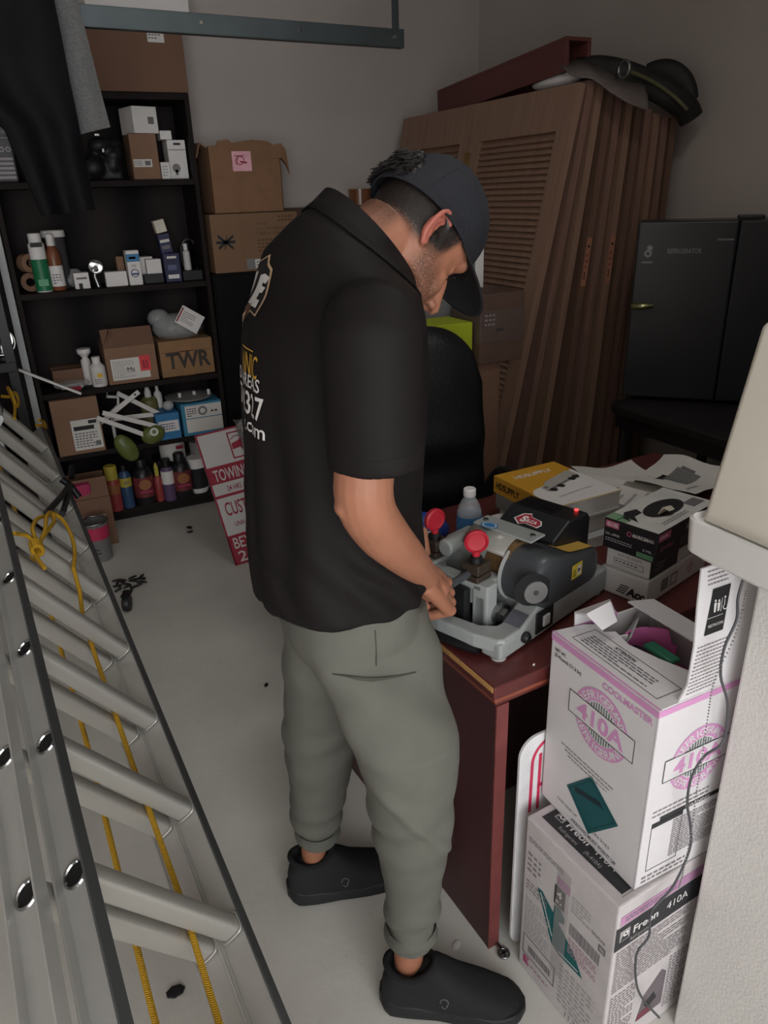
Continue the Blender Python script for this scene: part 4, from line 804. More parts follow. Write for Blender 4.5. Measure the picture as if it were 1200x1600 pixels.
fg = [(.1,.1+.11*k,.7-.1*(k % 3),.03,LINK) for k in range(7)]
sheet('white printed sheet sticking out behind the yellow catalogue', 1.49, 1.56, DZ+.012, .22, .28, .5, 1, fg); sheet('white sheet with dark engine drawing at the far right of the desk', 1.74, 1.52, DZ+.014, .28, .22, .35, 4, [(.35,.3,.4,.35,GREY),(.3,.6,.2,.12,INK),(.55,.4,.25,.2,GINK),(.1,.15,.3,.04,LINK)], .03)
sheet('blank crumpled sheet left of the engine drawing sheet', 1.60, 1.62, DZ+.004, .21, .28, -.3, 7, fg[:4], .02); sheet('plain sheet lying under the black glove box end', 1.45, 1.36, DZ+.002, .2, .26, .1, 9, fg[:5], .006)
o = obj('paper_slip', MB().box(-.03,.03,-.05,.05,0,.001,WHITE)); o.location = (1.13, 1.535, DZ+.022); o.rotation_euler = (.1,.2,.4); tag(o, 'small white slip poking out from under the books, above the black housing', 'paper')
cr = MB().ell((0,0,.045), (.055,.05,.045), WHITE, 12, 9)
cr.v = [tuple(V(q)*(1+.25*noise.noise(V(q)*28))) for q in cr.v]; o = obj('crumpled_tissue', cr, smooth=25); o.location = (1.065, 1.20, DZ+.001); tag(o, 'crumpled white tissue between the key machine and the stacked parts boxes', 'tissue')

def parts_box(label, x0, x1, y0, y1, z0, z1, rz, m):
    return carton(label, x0, x1, y0, y1, z0, z1, m, rz, None, False, 'box', 'parts_box')
RZB = R(15)
WCB = mat('whiteboard_card', (214,211,208), .55, var=.02)
b = parts_box('white parts box at the bottom of the stack under the glove box', 1.125, 1.395, 1.07, 1.19, DZ+.0005, DZ+.062, RZB, WCB); b.location = (1.252, 1.128, DZ+.0005)
p = MB(); f = front(b); f = leftf(b)
for k in range(4): p.rect(f, .045+.003*k, .012+.006*k, .022, .003, INK)
p.text(f, 'Acc', .07, .012, .02, INK, bold=.05, ital=.2); f = front(b); p.rect(f, .06, .015, .03, .03, GREY); p.frame(f, .10, .015, .03, .03, .004, GREY); p.disc(f, .19, .032, 0, .014, mat('pale_pink', (200,170,176), .6)); obj('printing', p, b)
b = parts_box('grey white parts box with black end panel, middle of the stack', 1.13, 1.38, 1.07, 1.18, 0, .047, RZB, WCB); b.location = (1.252, 1.128, DZ+.063)
p = MB(); f = leftf(b); p.text(f, 'KWI-SR-05APX', .03, .033, .007, GINK, w=.06); p.frame(f, .02, .012, .075, .015, .0015, GINK); p.lines(f, .024, .015, .066, .009, 1, GINK, seed=4); p.lines(f, .015, .004, .07, .004, 1, LINK); f = front(b); p.rect(f, 0, 0, .12, .047, mat('charcoal_print', (52,50,52), .5)); p.text(f, 'I Connec', .02, .026, .009, LINK, lift=.0004); p.text(f, 'PUTTY', .02, .012, .009, LINK, lift=.0004); obj('printing', p, b)
gb = thing('glove_box', 'black and white box of nitrile gloves on top of the parts box stack', 'box', (1.244, 1.122, DZ+.111), RZB)
a, bb, h = .125, .066, .072
GBK = mat('glove_box_black', (38,36,39), .4)
obj('carton', MB().box(-a, a, -bb, bb, 0, h, GBK), gb, bev=.002); gb['_d'] = (a, bb, h)
p = MB(); f = topf(gb); WT = mat('glove_box_white', (206,204,200), .5)
p.rect(f, 0, 0.0, 2*a, 2*bb, WT); p.rect(f, 0, .08, .035, .052, mat('pale_green_print', (128,158,126), .5), .0003); p.rect(f, .0, .10, .03, .004, GREEN, .0006)
p.disc(f, .135, bb, 0, .033, INK, lift=.0004, sx=2.1); p.poly(f, [(.05,.115),(.02,.10),(.012,.075),(.028,.09),(.022,.062),(.045,.085),(.075,.085),(.085,.105)], INK, .0005); p.lines(f, .05, .012, .12, .014, 2, GINK, lift=.0004); p.rect(f, .19, .02, .05, .03, GINK, .0004); obj('top_print', p, gb)
p = MB(); f = leftf(gb); PK2 = mat('rose_print', (186,96,124), .5)
p.rect(f, .004, .052, .034, .016, PK2); p.text(f, '421102', .007, .056, .009, WHITE, w=.028, lift=.0004, bold=.03); p.disc(f, .064, .050, .004, .0062, PK2); p.text(f, 'MARKSMAN', .073, .046, .0085, WHITE, w=.05, bold=.02)
p.text(f, 'DIA. LARGE', .006, .034, .0055, WHITE, w=.035); p.lines(f, .006, .018, .075, .01, 2, LINK); p.rect(f, .086, .004, .04, .012, mat('green_patch', (104,150,112), .5)); p.text(f, '5 MIL', .10, .021, .006, WHITE, w=.022); obj('end_print', p, gb)
p = MB(); f = front(gb); p.rect(f, .002, .050, .05, .018, PK2); p.lines(f, .006, .054, .04, .01, 1, WHITE, lift=.0004); p.text(f, 'MARKSMAN', .12, .045, .014, LINK, w=.09, bold=.02); p.disc(f, .02, .03, .004, .006, PK2); p.text(f, 'MARKS', .03, .026, .009, PK2); p.lines(f, .10, .012, .1, .02, 3, GINK); obj('side_print', p, gb)
obj('tissue_tab', MB().loft([[(-.03,-.012,h),(-.005,-.014,h),(-.005,-.010,h),(-.03,-.008,h)],[(-.032,-.022,h+.02),(-.004,-.026,h+.018),(-.004,-.022,h+.018),(-.032,-.018,h+.02)],[(-.026,-.034,h+.014),(-.008,-.036,h+.014),(-.008,-.033,h+.013),(-.026,-.031,h+.013)]], mat('cream_tab', (220,212,192), .6)), gb, smooth=60)

# bottle
wb = thing('water_bottle', 'clear water bottle with blue label and white cap standing on the desk', 'bottle', (.918, 1.424, DZ+.0005))
obj('body', MB().lathe([(.028,0),(.031,.004),(.031,.03),(.0295,.034),(.031,.038),(.031,.10),(.0295,.104),(.031,.132),(.0300,.142),(.0235,.160),(.0145,.175),(.0125,.179),(.0125,.184)], CLEAR, n=32), wb, smooth=50)
obj('water', MB().lathe([(.0,.002),(.0275,.003),(.0295,.006),(.0293,.138),(0,.138)], mat('water', (205,218,226), .05, var=.01, alpha=.22), n=32, cap=(False,False)), wb, smooth=50)
l = MB().lathe([(.0315,.076),(.0315,.130)], mat('blue_label', (66,128,186), .4, var=.15, scale=60), n=32, cap=(False,False)); f = Fr((-.018,-.027,.06),(.86,-.5,0),(0,0,1),.001); obj('label', l, wb, smooth=50)
obj('cap', MB().lathe([(.0145,.179),(.0155,.181),(.0155,.197),(.0135,.199)], WHITE, n=28), wb, smooth=40)
# ------------------------------------------------------------------ key cutting machine
KM = thing('key_cutting_machine', 'grey key cutting machine with red wing knobs on the desk corner', 'machine', (.728, 1.008, DZ), R(18))
KG = mat('machine_grey', (150,154,152), .45, var=.06, scale=25, bump=.02, bscale=200)
KD = mat('machine_dark_grey', (66,69,72), .42, var=.05, coat=.1); BRS = mat('brass_motor', (150,120,84), .35, metal=.7, var=.2); BRN = mat('clamp_bronze', (84,72,62), .4, metal=.6, var=.15)
b = MB()
side = [(.0,.006),(.40,.006),(.40,.066),(.33,.066),(.19,.080),(.125,.080),(.09,.060),(.065,.048),(.0,.044)]
b.prism(side, .0, .05, KG, axis='y'); b.prism(side, .25, .30, KG, axis='y'); b.box(.13,.40,.05,.25,.0,.07,KG); b.box(.05,.13,.05,.25,.004,.016,KD)
base = obj('base', b, KM, bev=.006, seg=3)
br = MB(); outer = [(.11,.001),(.014,.001),(.002,.010),(-.012,.06),(-.018,.15),(-.012,.24),(.002,.290),(.014,.299),(.11,.299)]; inner = [(.11,.262),(.045,.258),(.026,.23),(.016,.15),(.026,.075),(.048,.048),(.11,.044)]
br.prism(list(reversed(outer+inner)), .020, .052, KG); obj('front_bar', br, KM, bev=.006, seg=3)
br = MB(); br.tube(smoothpts([(x, y, .014) for x, y in [(.0,.055),(-.010,.10),(-.012,.15),(-.010,.20),(.0,.245)]], 5), .012, BLK, 10, ry=.013, up=(0,0,1)); obj('bar_grip', br, KM, smooth=60)
obj('chip_tray', MB().box(.0,.13,.05,.25,.0165,.022,BLK), KM)
f = Fr((0, 0, 0), (1,0,0), (0,0,1), .0)
sw = MB(); sw.box(.115,.175,-.005,.0,.018,.068,BLK); so = obj('switch_frame', sw, KM, bev=.002); obj('rocker', MB().box(.135,.158,-.009,-.004,.03,.055,mat('pale_rocker', (176,178,174), .4)), so, bev=.002)
obj('side_knob', MB().lathe([(.012,0),(.012,.008),(.008,.013),(0,.014)], BLK, M=Matrix.Translation((.078,0,.030)) @ Matrix.Rotation(R(90), 4, 'X')), KM, smooth=40)
obj('slope_pad', MB().prism([(.068,.0505),(.100,.0665),(.099,.0690),(.067,.0530)], .006, .045, mat('slate_pad', (86,88,96), .6), axis='y'), KM)
for x, y in ((.02,.02),(.38,.02),(.02,.28),(.38,.28)): obj('foot', MB().cyl((x,y,-.0),(x,y,.004),.016,mat('clear_foot', (190,190,186), .3)), KM)
# carriage with two clamps
c = MB(); c.box(.05,.085,.075,.115,.02,.125,KG); c.box(.055,.085,.115,.30,.07,.118,KG); c.box(.05,.12,.09,.15,.108,.124,KG); c.box(.05,.12,.235,.29,.108,.124,KG); c.prism([(.05,.02),(.105,.02),(.085,.07),(.05,.10)], .08, .11, KG, axis='y')
car = obj('carriage', c, KM, bev=.004)
obj('carriage_cover', MB().box(.03,.05,.118,.25,.03,.11,BLK), KM, bev=.003)
obj('pivot_nut', MB().cyl((.088,.050,.052),(.088,.085,.052),.017,STEEL,n=6).cyl((.088,.060,.052),(.088,.075,.052),.024,STEEL,n=24), car, smooth=35)
obj('lever', MB().cyl((.06,.13,.138),(-.115,.118,.140),.0085,KD).ell((-.118,.118,.140),(.013,.013,.013),KD), KM, smooth=50)
for (x, y) in ((.072,.124),(.098,.262)):
    cl_ = obj('clamp', MB().box(x-.024,x+.024,y-.024,y+.024,.1245,.138,BRN).box(x-.020,x+.024,y-.022,y+.022,.139,.162,BRN), KM, bev=.003)
    obj('collar', MB().lathe([(.014,.162),(.014,.172),(.010,.176)], BLK, (x,y,0)), cl_, smooth=40)
    kn = MB(); tl = Matrix.Translation((x, y, .208)) @ Matrix.Rotation(R(-40 if y < .2 else -12), 4, 'Z')
    kn.lathe([(0,-.003),(.017,-.0032),(.019,-.0035),(.0215,-.0065),(.0255,-.004),(.0255,.004),(.0215,.0065),(.019,.0035),(.017,.0032),(0,.003)], RED, n=28, M=tl @ Matrix.Rotation(R(90), 4, 'X')); kn.tube([(x,y,.174),(x,y,.188)], [.008,.0095], RED, 12); obj('wing_knob', kn, cl_, smooth=40)
# motor, shield, dark cover
obj('motor', MB().cyl((.165,.079,.140),(.165,.135,.140),.048,BRS,n=36).cyl((.165,.135,.140),(.165,.20,.140),.046,KG,n=36), KM, smooth=40)
obj('grey_boss', MB().cyl((.085,.222,.155),(.145,.222,.155),.020,KG,n=24).box(.12,.20,.19,.25,.07,.165,KG), KM, smooth=40, bev=.004)
sh = MB(); sh.loft([[(.165+r_*math.cos(a), y, .140+r_*math.sin(a)) for a in np.linspace(R(58), R(150), 12) for _ in (0,)] for y, r_ in ((.088,.055),(.20,.055))], mat('smoked_guard', (150,148,140), .25, var=.05, alpha=.8), cap=(False,False), closed=False); sho = obj('cutter_guard', sh, KM, smooth=60, solid=.003)
obj('guard_strip', MB().box(.160,.212,.05,.205,.194,.199,KG), KM, bev=.002)
for y in (.065, .19): obj('screw', MB().cyl((.187,y,.199),(.187,y,.202),.006,STEEL,n=12), KM)
p = MB(); f = Fr((.156,.165,.1996),(0,-1,0),(1,0,0)); p.disc(f, -.0, .012, 0, .016, BLUE, sx=1.3); p.disc(f, 0, .012, .011, .013, WHITE, lift=.0003, sx=1.3); obj('oval_badge', p, KM)
cx_, cz_, r_ = .165, .119, .061
prof = [(cx_+r_*math.cos(a), cz_+r_*math.sin(a)) for a in np.linspace(R(62), R(262), 26)]+[(.20,.058),(.335,.056),(.355,.062),(.365,.078),(.363,.116),(.352,.131),(.300,.141),(.255,.151),(.225,.165)]
mb = MB(); n = len(prof); ins = lambda k, q: [(cx_*.3+.7*.2+(x-(cx_*.3+.7*.2))*k, y_, .12+(z-.12)*k) for (x, z) in prof for y_ in (q,)]
mb.loft([ins(.80,-.004), ins(.90,-.001), ins(.96,.006), ins(.99,.015), ins(1,.028), ins(1,.082)], KD); obj('motor_cover', mb, KM, smooth=40)
mb = MB(); mb.cyl((cx_,.0825,cz_),(cx_,.0885,cz_),.0655,LGRY,n=40); obj('cover_rim', mb, KM, smooth=40)
hx, hz = .1075, .126; HU = V((.84,-.54,0)).normalized(); f = Fr((hx, .0015, hz), tuple(HU), (0,0,1), .0010); HMX = Matrix(((f.u.x,0,f.n.x,hx),(f.u.y,0,f.n.y,.0015),(0,1,0,hz),(0,0,0,1)))
h = MB(); h.disc(f, -.006, .002, 0, .037, mat('recess_black', (12,12,13), .7)); h.poly(f, [(-.006,-.035),(.032,-.030),(.032,.020),(-.006,.037)], mat('recess_black', (12,12,13)), .0001)
ho = obj('wheel_opening', h, KM); obj('grinding_wheel', MB().lathe([(.012,.0),(.025,.0),(.025,.004),(.012,.004)], mat('wheel_grey', (112,111,110), .6), n=28, M=HMX @ Matrix.Translation((.002,-.004,.0012))).cyl(tuple(HMX @ V((.002,-.004,.001))),tuple(HMX @ V((.002,-.004,.006))),.006,KD,n=12), ho, smooth=40)
f = Fr((0,-.0047,.0),(1,0,0),(0,0,1),.0003); p = MB(); p.rect(f, .236,.098,.040,.034,mat('yellow_sticker', (210,186,60), .5)); p.poly(f, [(.241,.104),(.253,.104),(.247,.122)], INK, .0003); p.poly(f, [(.2435,.106),(.2505,.106),(.247,.117)], mat('yellow_sticker', (210,186,60), .5), .0005); p.rect(f, .257,.103,.015,.022,PAPER,.0003); p.poly(f, [(.259,.108),(.268,.113),(.268,.117),(.259,.118)], INK, .0005); obj('warning_sticker', p, KM)
p = MB(); st_ = [(.232,.1620),(.255,.1512),(.300,.1412),(.345,.1325)]
p.loft([[(x,.014,z+.0016) for x, z in st_],[(x,.058,z+.0022) for x, z in st_]], mat('amber_strip', (204,164,78), .5, var=.1), cap=(False,False), closed=False); obj('warning_strip', p, KM)
# rear black housing
hs = MB(); hs.prism([(.245,.100),(.392,.100),(.392,.180),(.382,.193),(.308,.196),(.245,.164)], .050, .210, mat('housing_black', (27,28,30), .4, var=.06), axis='y'); hso = obj('rear_housing', hs, KM, bev=.006, seg=3)
for k in range(6): obj('rib', MB().box(.315+.010*k,.3185+.010*k,.105,.20,.1958,.1982,BLK), hso)
obj('led', MB().ell((.370,.075,.1965),(.0055,.0055,.003),mat('red_led', (255,60,60), .3, emit=2.2),10,6), hso, smooth=60)
obj('stand', MB().box(.27,.385,.08,.20,.07,.105,KD), KM, bev=.003)
sl = V((.308-.245, 0, .196-.164)).normalized(); f = Fr((.262,.185,.1730), (0,-1,0), tuple(sl), .0012)
p = MB(); shp = [(.0,.022),(.022,.05),(.05,.058),(.056,.046),(.098,.040),(.108,.024),(.098,.010),(.05,.014),(.028,.004)]
cxs = sum(x for x, _ in shp)/9; cys = sum(y for _, y in shp)/9
LS = .62; p.poly(f, [((cxs+(x-cxs)*1.12+.02)*LS, (cys+(y-cys)*1.16)*LS) for x, y in shp], WHITE); p.poly(f, [((x+.02)*LS, y*LS) for x, y in shp], mat('logo_red', (166,38,58), .5), .0003)
p.text(f, 'S', .040*LS, .016*LS, .028*LS, WHITE, w=.024*LS, bold=.05, lift=.0006, ital=.25); p.text(f, 'ILCA', .067*LS, .020*LS, .014*LS, WHITE, w=.045*LS, bold=.04, lift=.0006, ital=.15); obj('logo', p, hso)
o = obj('blue_packet', MB().ell((0,0,.035), (.075,.045,.05), mat('blue_foil', (48,74,150), .3, var=.25, scale=40), 16, 10).box(-.05,.03,-.046,-.038,.03,.05,WHITE), smooth=70); o.location = (.862, 1.57, DZ+.006); o.rotation_euler = (0,0,-.5); tag(o, "blue and white foil packet on the desk beyond the man's forearm", 'packet')

# ------------------------------------------------------------------ refrigerant boxes
WB = mat('white_box_card', (214,211,212), .55, var=.03, bump=.03, bscale=150); WBD = mat('scuffed_box_card', (196,190,190), .6, var=.06, scale=20)
BX = thing('refrigerant_box', 'scuffed white refrigerant box with Freon bands, standing on the floor', 'box', (.868, .790, 0), R(4))
a = .125; HB = .442
obj('carton', MB().box(-a, a, -a, a, 0, HB, WBD), BX, bev=.004)
BMi = ROOTS[BX.name].inverted()
f = Fr((-a, a, HB), (0,-1,0), (1,0,0), .0006); p = MB(); BAND = mat('charcoal_band', (48,48,51), .6, var=.08)
p.rect(f, .018, .024, .214, .06, BAND); p.text(f, 'Freon', .062, .048, .017, WHITE, w=.058, bold=.02, lift=.0004); p.text(f, '410A', .135, .048, .017, WHITE, w=.056, lift=.0004); p.text(f, 'Refrigerant', .058, .031, .009, LINK, w=.05, lift=.0004); p.text(f, '(R-410A)', .128, .031, .009, LINK, w=.042, lift=.0004)
p.rect(f, .031, .046, .022, .022, LINK, .0003); p.poly(f, [(.033,.048),(.042,.066),(.051,.048)], BAND, .0005); p.disc(f, .043, .058, .003, .006, WHITE, lift=.0007, n=12); p.rect(f, .236, .02, .001, .065, GINK); obj('top_band', p, BX)
f = Fr((-a, a, 0), (0,-1,0), (0,0,1), .0006); p = MB(); PT = mat('muted_print', (134,126,128), .7)
p.lines(f, .012, .385, .20, .014, 2, PT, seed=21, fill=.5); p.lines(f, .012, .30, .065, .06, 4, PT, seed=22, fill=.6); p.lines(f, .012, .25, .07, .03, 3, PT, seed=23); p.lines(f, .012, .12, .085, .11, 13, LINK, seed=24)
p.rect(f, .098, .348, .036, .024, mat('mauve_print', (180,134,168), .6)); p.rect(f, .093, .293, .03, .052, BAND); p.text(f, '4', .100, .318, .018, WHITE, w=.014, bold=.03, lift=.0004); p.lines(f, .098, .298, .018, .012, 1, WHITE, lift=.0004)
p.lines(f, .14, .315, .055, .045, 5, LINK, seed=25); p.text(f, 'SINGAK', .195, .318, .009, GINK, w=.036, rot=-.0); p.frame(f, .214, .292, .018, .018, .003, GINK); p.lines(f, .216, .294, .014, .014, 4, GINK, seed=3)
rr = random.Random(11); x = .14
while x < .222: w_ = rr.choice((.001,.0016,.0024)); p.rect(f, x, .252, w_, .032, GINK); x += w_+rr.choice((.0012,.002))
p.poly(f, [(.045,.285),(.06,.288),(.105,.255),(.16,.212),(.185,.172),(.12,.165),(.095,.175)], TEAL); p.poly(f, [(.096,.288),(.112,.292),(.126,.278),(.126,.262),(.110,.252),(.094,.262)], TEAL); p.poly(f, [(.118,.1755),(.172,.1805),(.174,.178),(.118,.173)], WHITE, .0003); p.poly(f, [(.054,.281),(.057,.281),(.098,.195),(.095,.195)], WHITE, .0003)
p.lines(f, .14, .20, .085, .045, 6, mat('rose_fine_print', (170,126,140), .7), seed=26); p.frame(f, .012, .055, .10, .06, .003, GINK); rr = random.Random(12); x = .03
while x < .10: w_ = rr.choice((.001,.002,.003)); p.rect(f, x, .07, w_, .022, GINK); x += w_+.0016
p.poly(f, [(.016,.026),(.016,.05),(.034,.05),(.034,.044),(.022,.044),(.022,.040),(.03,.040),(.03,.034),(.022,.034),(.022,.032),(.034,.032),(.034,.026)], mat('magenta_print', (186,64,120), .6)); p.lines(f, .04, .028, .06, .012, 1, mat('rose_fine_print', (170,126,140), .7), seed=28); p.lines(f, .125, .03, .105, .12, 9, LINK, seed=29); p.text(f, '11.3KG', .15, .012, .016, GINK, w=.06); obj('left_print', p, BX)
tp_ = MB(); tp_.rect(f, .098, .10, .036, .30, mat('clear_tape', (190,184,184), .2, alpha=.35), .0008); obj('clear_tape', tp_, BX)
f = Fr((-a, -a, 0), (1,0,0), (0,0,1), .0006); p = MB()
p.rect(f, .008, .388, .236, .024, mat('mauve_print', (180,134,168), .6)); p.lines(f, .02, .393, .15, .014, 2, GINK, seed=31, lift=.0003); p.rect(f, .0, .325, .25, .060, BAND); p.text(f, 'Freon', .046, .348, .020, WHITE, w=.066, bold=.02, lift=.0004); p.text(f, '410A', .135, .348, .020, WHITE, w=.06, lift=.0004); p.text(f, 'Refrigerant', .04, .331, .010, LINK, w=.05, lift=.0004)
p.rect(f, .010, .345, .026, .028, LINK, .0003); p.poly(f, [(.012,.347),(.023,.371),(.034,.347)], BAND, .0005); p.disc(f, .025, .362, .003, .007, WHITE, lift=.0007, n=12)
p.lines(f, .008, .20, .23, .118, 16, PT, seed=32); p.lines(f, .008, .03, .09, .16, 20, PT, seed=33, fill=.8); p.poly(f, [(.095,.05),(.17,.05),(.17,.15),(.155,.165),(.11,.12)], mat('photo_print', (110,102,106), .6)); p.poly(f, [(.112,.09),(.14,.11),(.15,.085),(.125,.07)], BAND, .0003); p.poly(f, [(.095,.05),(.14,.05),(.13,.075),(.10,.07)], mat('maroon_fine_print', (120,60,74), .6), .0004); p.lines(f, .175, .03, .065, .16, 18, PT, seed=34); obj('near_print', p, BX)

AX = thing('refrigerant_box', 'white and pink 410A refrigerant box with torn open top, stacked above the Freon box', 'box', (.924, .806, HB+.002), R(.3))
ax_, ay_, HA = .127, .134, .400
mb = MB(); t_ = .004
mb.box(-ax_, ax_, -ay_, ay_, 0, t_, WB); mb.box(-ax_, -ax_+t_, -ay_, ay_, 0, HA, WB); mb.box(ax_-t_, ax_, -ay_, ay_, 0, HA, WB); mb.box(-ax_, ax_, -ay_, -ay_+t_, 0, HA, WB); mb.box(-ax_, ax_, ay_-t_, ay_, 0, HA-.004, WB); obj('carton', mb, AX, bev=.0015)
tear = [(-ax_,-ay_),(.06,-ay_),(.035,-ay_+.03),(-.0,-ay_+.045),(-.02,-.03),(-.035,.03),(-.025,.075),(-.045,.085),(-.035,.11),(-.06,ay_-.01),(-ax_,ay_)]
obj('top_flap', MB().prism(tear, HA-.001, HA+.003, WB), AX)
AM = ROOTS[AX.name]; AMi = AM.inverted()
def fpx(fr, M, axis, val): 
    "px on a world plane -> (u, v) on the frame of a thing"
    return lambda x, y: (lambda q: ((q-fr.o).dot(fr.u), (q-fr.o).dot(fr.v)))(M @ (onx(x, y, val) if axis == 'x' else ony(x, y, val) if axis == 'y' else onz(x, y, val)))
PKB = mat('box_pink', (206,146,190), .6, var=.05); DTEAL = mat('dark_teal', (20,84,88), .55, var=.06)
def badge(p, f, cx, cy, r):
    p.disc(f, cx, cy, r*.64, r, PKB, n=48); n = 13
    for i in range(n):
        x = (i-(n-1)/2)*r*1.2/n; hh = math.sqrt(max(0, (r*.60)**2-x*x)); p.rect(f, cx+x-r*.018, cy-hh, r*.036, 2*hh, mat('badge_lines', (80,96,92), .6), .0002)
    p.rect(f, cx-r*1.22, cy-r*.36, r*2.44, r*.72, WB, .0005); p.frame(f, cx-r*1.22, cy-r*.36, r*2.44, r*.72, r*.025, INK, .0007)
    p.text(f, '410A', cx, cy-r*.24, r*.50, PKB, w=r*1.75, al='c', bold=.03, lift=.0009)
    p.arctext(f, 'REFRIGERANT', cx, cy, r*.70, R(158), R(22), r*.24, WB, lift=.0004); p.arctext(f, 'REFRIGERANT', cx, cy, r*.94, R(202), R(338), r*.24, WB, inward=True, lift=.0004)
f = Fr((-ax_, ay_, 0), (0,-1,0), (0,0,1), .0007); p = MB(); g = fpx(f, AMi, 'x', .797)
p.rect(f, 0, HA-.013, 2*ay_, .013, PKB); q = g(938, 1132); badge(p, f, q[0], q[1], .069)
p.text(f, 'NET WT.', .012, HA-.032, .0075, INK, w=.032, bold=.02); p.text(f, '25 Pounds (11.3 kg)', .012, HA-.044, .0075, INK, w=.075, bold=.02); p.text(f, 'COOLMASTER', 2*ay_-.008, HA-.034, .013, PKB, w=.118, al='r', bold=.03)
for k in range(3): p.lines(f, .05+.01*k, .172-.009*k, .16-.02*k, .006, 1, PT, seed=40+k)
pts = [g(886, 1226), g(925, 1213), g(966, 1291), g(919, 1303)]; p.poly(f, pts, DTEAL)
cq = (sum(a_ for a_, _ in pts)/4, sum(b_ for _, b_ in pts)/4); inn = [(cq[0]+(a_-cq[0])*.86, cq[1]+(b_-cq[1])*.86) for a_, b_ in pts]
for i in range(4):
    (x0, y0), (x1, y1) = inn[i], inn[(i+1) % 4]; nx, ny = -(y1-y0), x1-x0; l_ = math.hypot(nx, ny); nx, ny = nx/l_*.0007, ny/l_*.0007; p.poly(f, [(x0-nx,y0-ny),(x1-nx,y1-ny),(x1+nx,y1+ny),(x0+nx,y0+ny)], mat('teal_line', (12,60,66), .6), .0003)
qa, qb = g(899, 1232), g(938, 1257); nx, ny = -(qb[1]-qa[1]), qb[0]-qa[0]; l_ = math.hypot(nx, ny); nx, ny = nx/l_*.006, ny/l_*.006; p.poly(f, [(qa[0]-nx,qa[1]-ny),(qb[0]-nx,qb[1]-ny),(qb[0]+.012,qb[1]-.006),(qb[0]+nx,qb[1]+ny),(qa[0]+nx,qa[1]+ny)], mat('teal_dark_print', (24,44,52), .6), .0004)
p.text(f, 'THIS SIDE UP', .05, .032, .007, GINK, w=.06); p.text(f, 'UN 3163', .155, .034, .008, GINK, w=.045); p.text(f, 'ARROWS MUST POINT UP', .095, .012, .009, GINK, w=.125, bold=.02); obj('left_print', p, AX)
f = Fr((-ax_, -ay_, 0), (1,0,0), (0,0,1), .0007); p = MB(); p.rect(f, 0, HA-.013, 2*ax_, .013, PKB); badge(p, f, .112, .262, .067)
for k in range(2): p.lines(f, .02, .172-.010*k, .15, .007, 1, PT, seed=50+k)
p.rect(f, .040, .148, .19, .010, BAND); p.text(f, 'WARNING', .10, .1495, .007, WHITE, w=.06, lift=.0004); p.frame(f, .022, .035, .075, .112, .0012, INK); p.rect(f, .022, .138, .075, .011, BAND); p.lines(f, .075, .045, .16, .09, 17, PT, seed=52, fill=.95); p.lines(f, .015, .006, .12, .02, 2, PT, seed=53); obj('near_print', p, AX)
f = Fr((-ax_, ay_, HA+.003), (0,-1,0), (1,0,0), .0006); p = MB(); p.frame(f, .035, .018, .21, .056, .0012, INK); p.text(f, 'ATTENTION', .125, .060, .008, INK, w=.05, al='c', bold=.02); p.lines(f, .05, .024, .18, .034, 5, GINK, seed=60); p.rect(f, 0, 0, .27, .004, PKB); obj('top_print', p, AX)
fl = MB(); fl.loft([[(-.075,ay_-.002,HA-.004),(.03,ay_-.002,HA-.004),(.03,ay_+.0,HA-.002),(-.075,ay_,HA-.002)], [(-.085,ay_-.012,HA+.035),(.0,ay_-.014,HA+.04),(.0,ay_-.011,HA+.042),(-.085,ay_-.009,HA+.038)], [(-.09,ay_-.05,HA+.052),(-.03,ay_-.045,HA+.058),(-.03,ay_-.042,HA+.061),(-.09,ay_-.047,HA+.055)], [(-.075,ay_-.075,HA+.03),(-.035,ay_-.07,HA+.034),(-.035,ay_-.068,HA+.037),(-.075,ay_-.072,HA+.033)]], WB); obj('torn_flap', fl, AX, smooth=30)
fl = MB(); fl.box(-.075,.03,ay_-.0045,ay_+.001,HA-.012,HA+.001,PKB); obj('pink_edge', fl, AX)
fl = MB(); fl.box(-.072,0,-.045,.130,-.0015,.0015,WB, M=Matrix.Translation((ax_-.001,0,HA+.001)) @ Matrix.Rotation(R(12), 4, 'Y')); obj('side_flap', fl, AX)
fl = MB(); fl.box(-.05,.05,-.0015,.0015,-.07,.0,LGRY, M=Matrix.Translation((.035,ay_-.05,HA-.005)) @ Matrix.Rotation(R(35), 4, 'Z') @ Matrix.Rotation(R(25), 4, 'X')); obj('inner_flap', fl, AX); fl = MB(); fl.box(-.05,.04,-.0015,.0015,-.09,.0,WB, M=Matrix.Translation((-.045,.07,HA-.003)) @ Matrix.Rotation(R(-10), 4, 'Z') @ Matrix.Rotation(R(12), 4, 'X')); obj('inner_flap', fl, AX)
# standing flap with the restroom pictogram
fw = Fr((ax_-.235, -ay_+.001, HA), (1,0,0), (0,0,1), .001)
w0 = AMi @ ony(1060, 1086, .672); w1 = AMi @ ony(1118, 884, .672)
sf = MB(); L0 = [(w0.x, HA-.004), (w0.x+.02, HA+.03), ((w0.x+w1.x)/2+.008, HA+.10), (w1.x-.006, HA+.17), (w1.x+.004, HA+.225)]
for yy in (0,): sf.loft([[(x, -ay_+.001+.02*((z-HA)/.2)**2, z), (ax_, -ay_+.001+.02*((z-HA)/.2)**2, z), (ax_, -ay_+.004+.02*((z-HA)/.2)**2, z), (x, -ay_+.004+.02*((z-HA)/.2)**2, z)] for x, z in L0], WB)
sfo = obj('standing_flap', sf, AX, smooth=30); p = MB()
def fl_pt(x, z, l=.0012): return V((x, -ay_+.001+.02*((z-HA)/.2)**2-l, z))
class Cur(Fr):
    def __init__(s): s.o = V((0,0,0)); s.e = .001
    def p(s, x, y, h=0): return fl_pt(x, y, .0008+h)
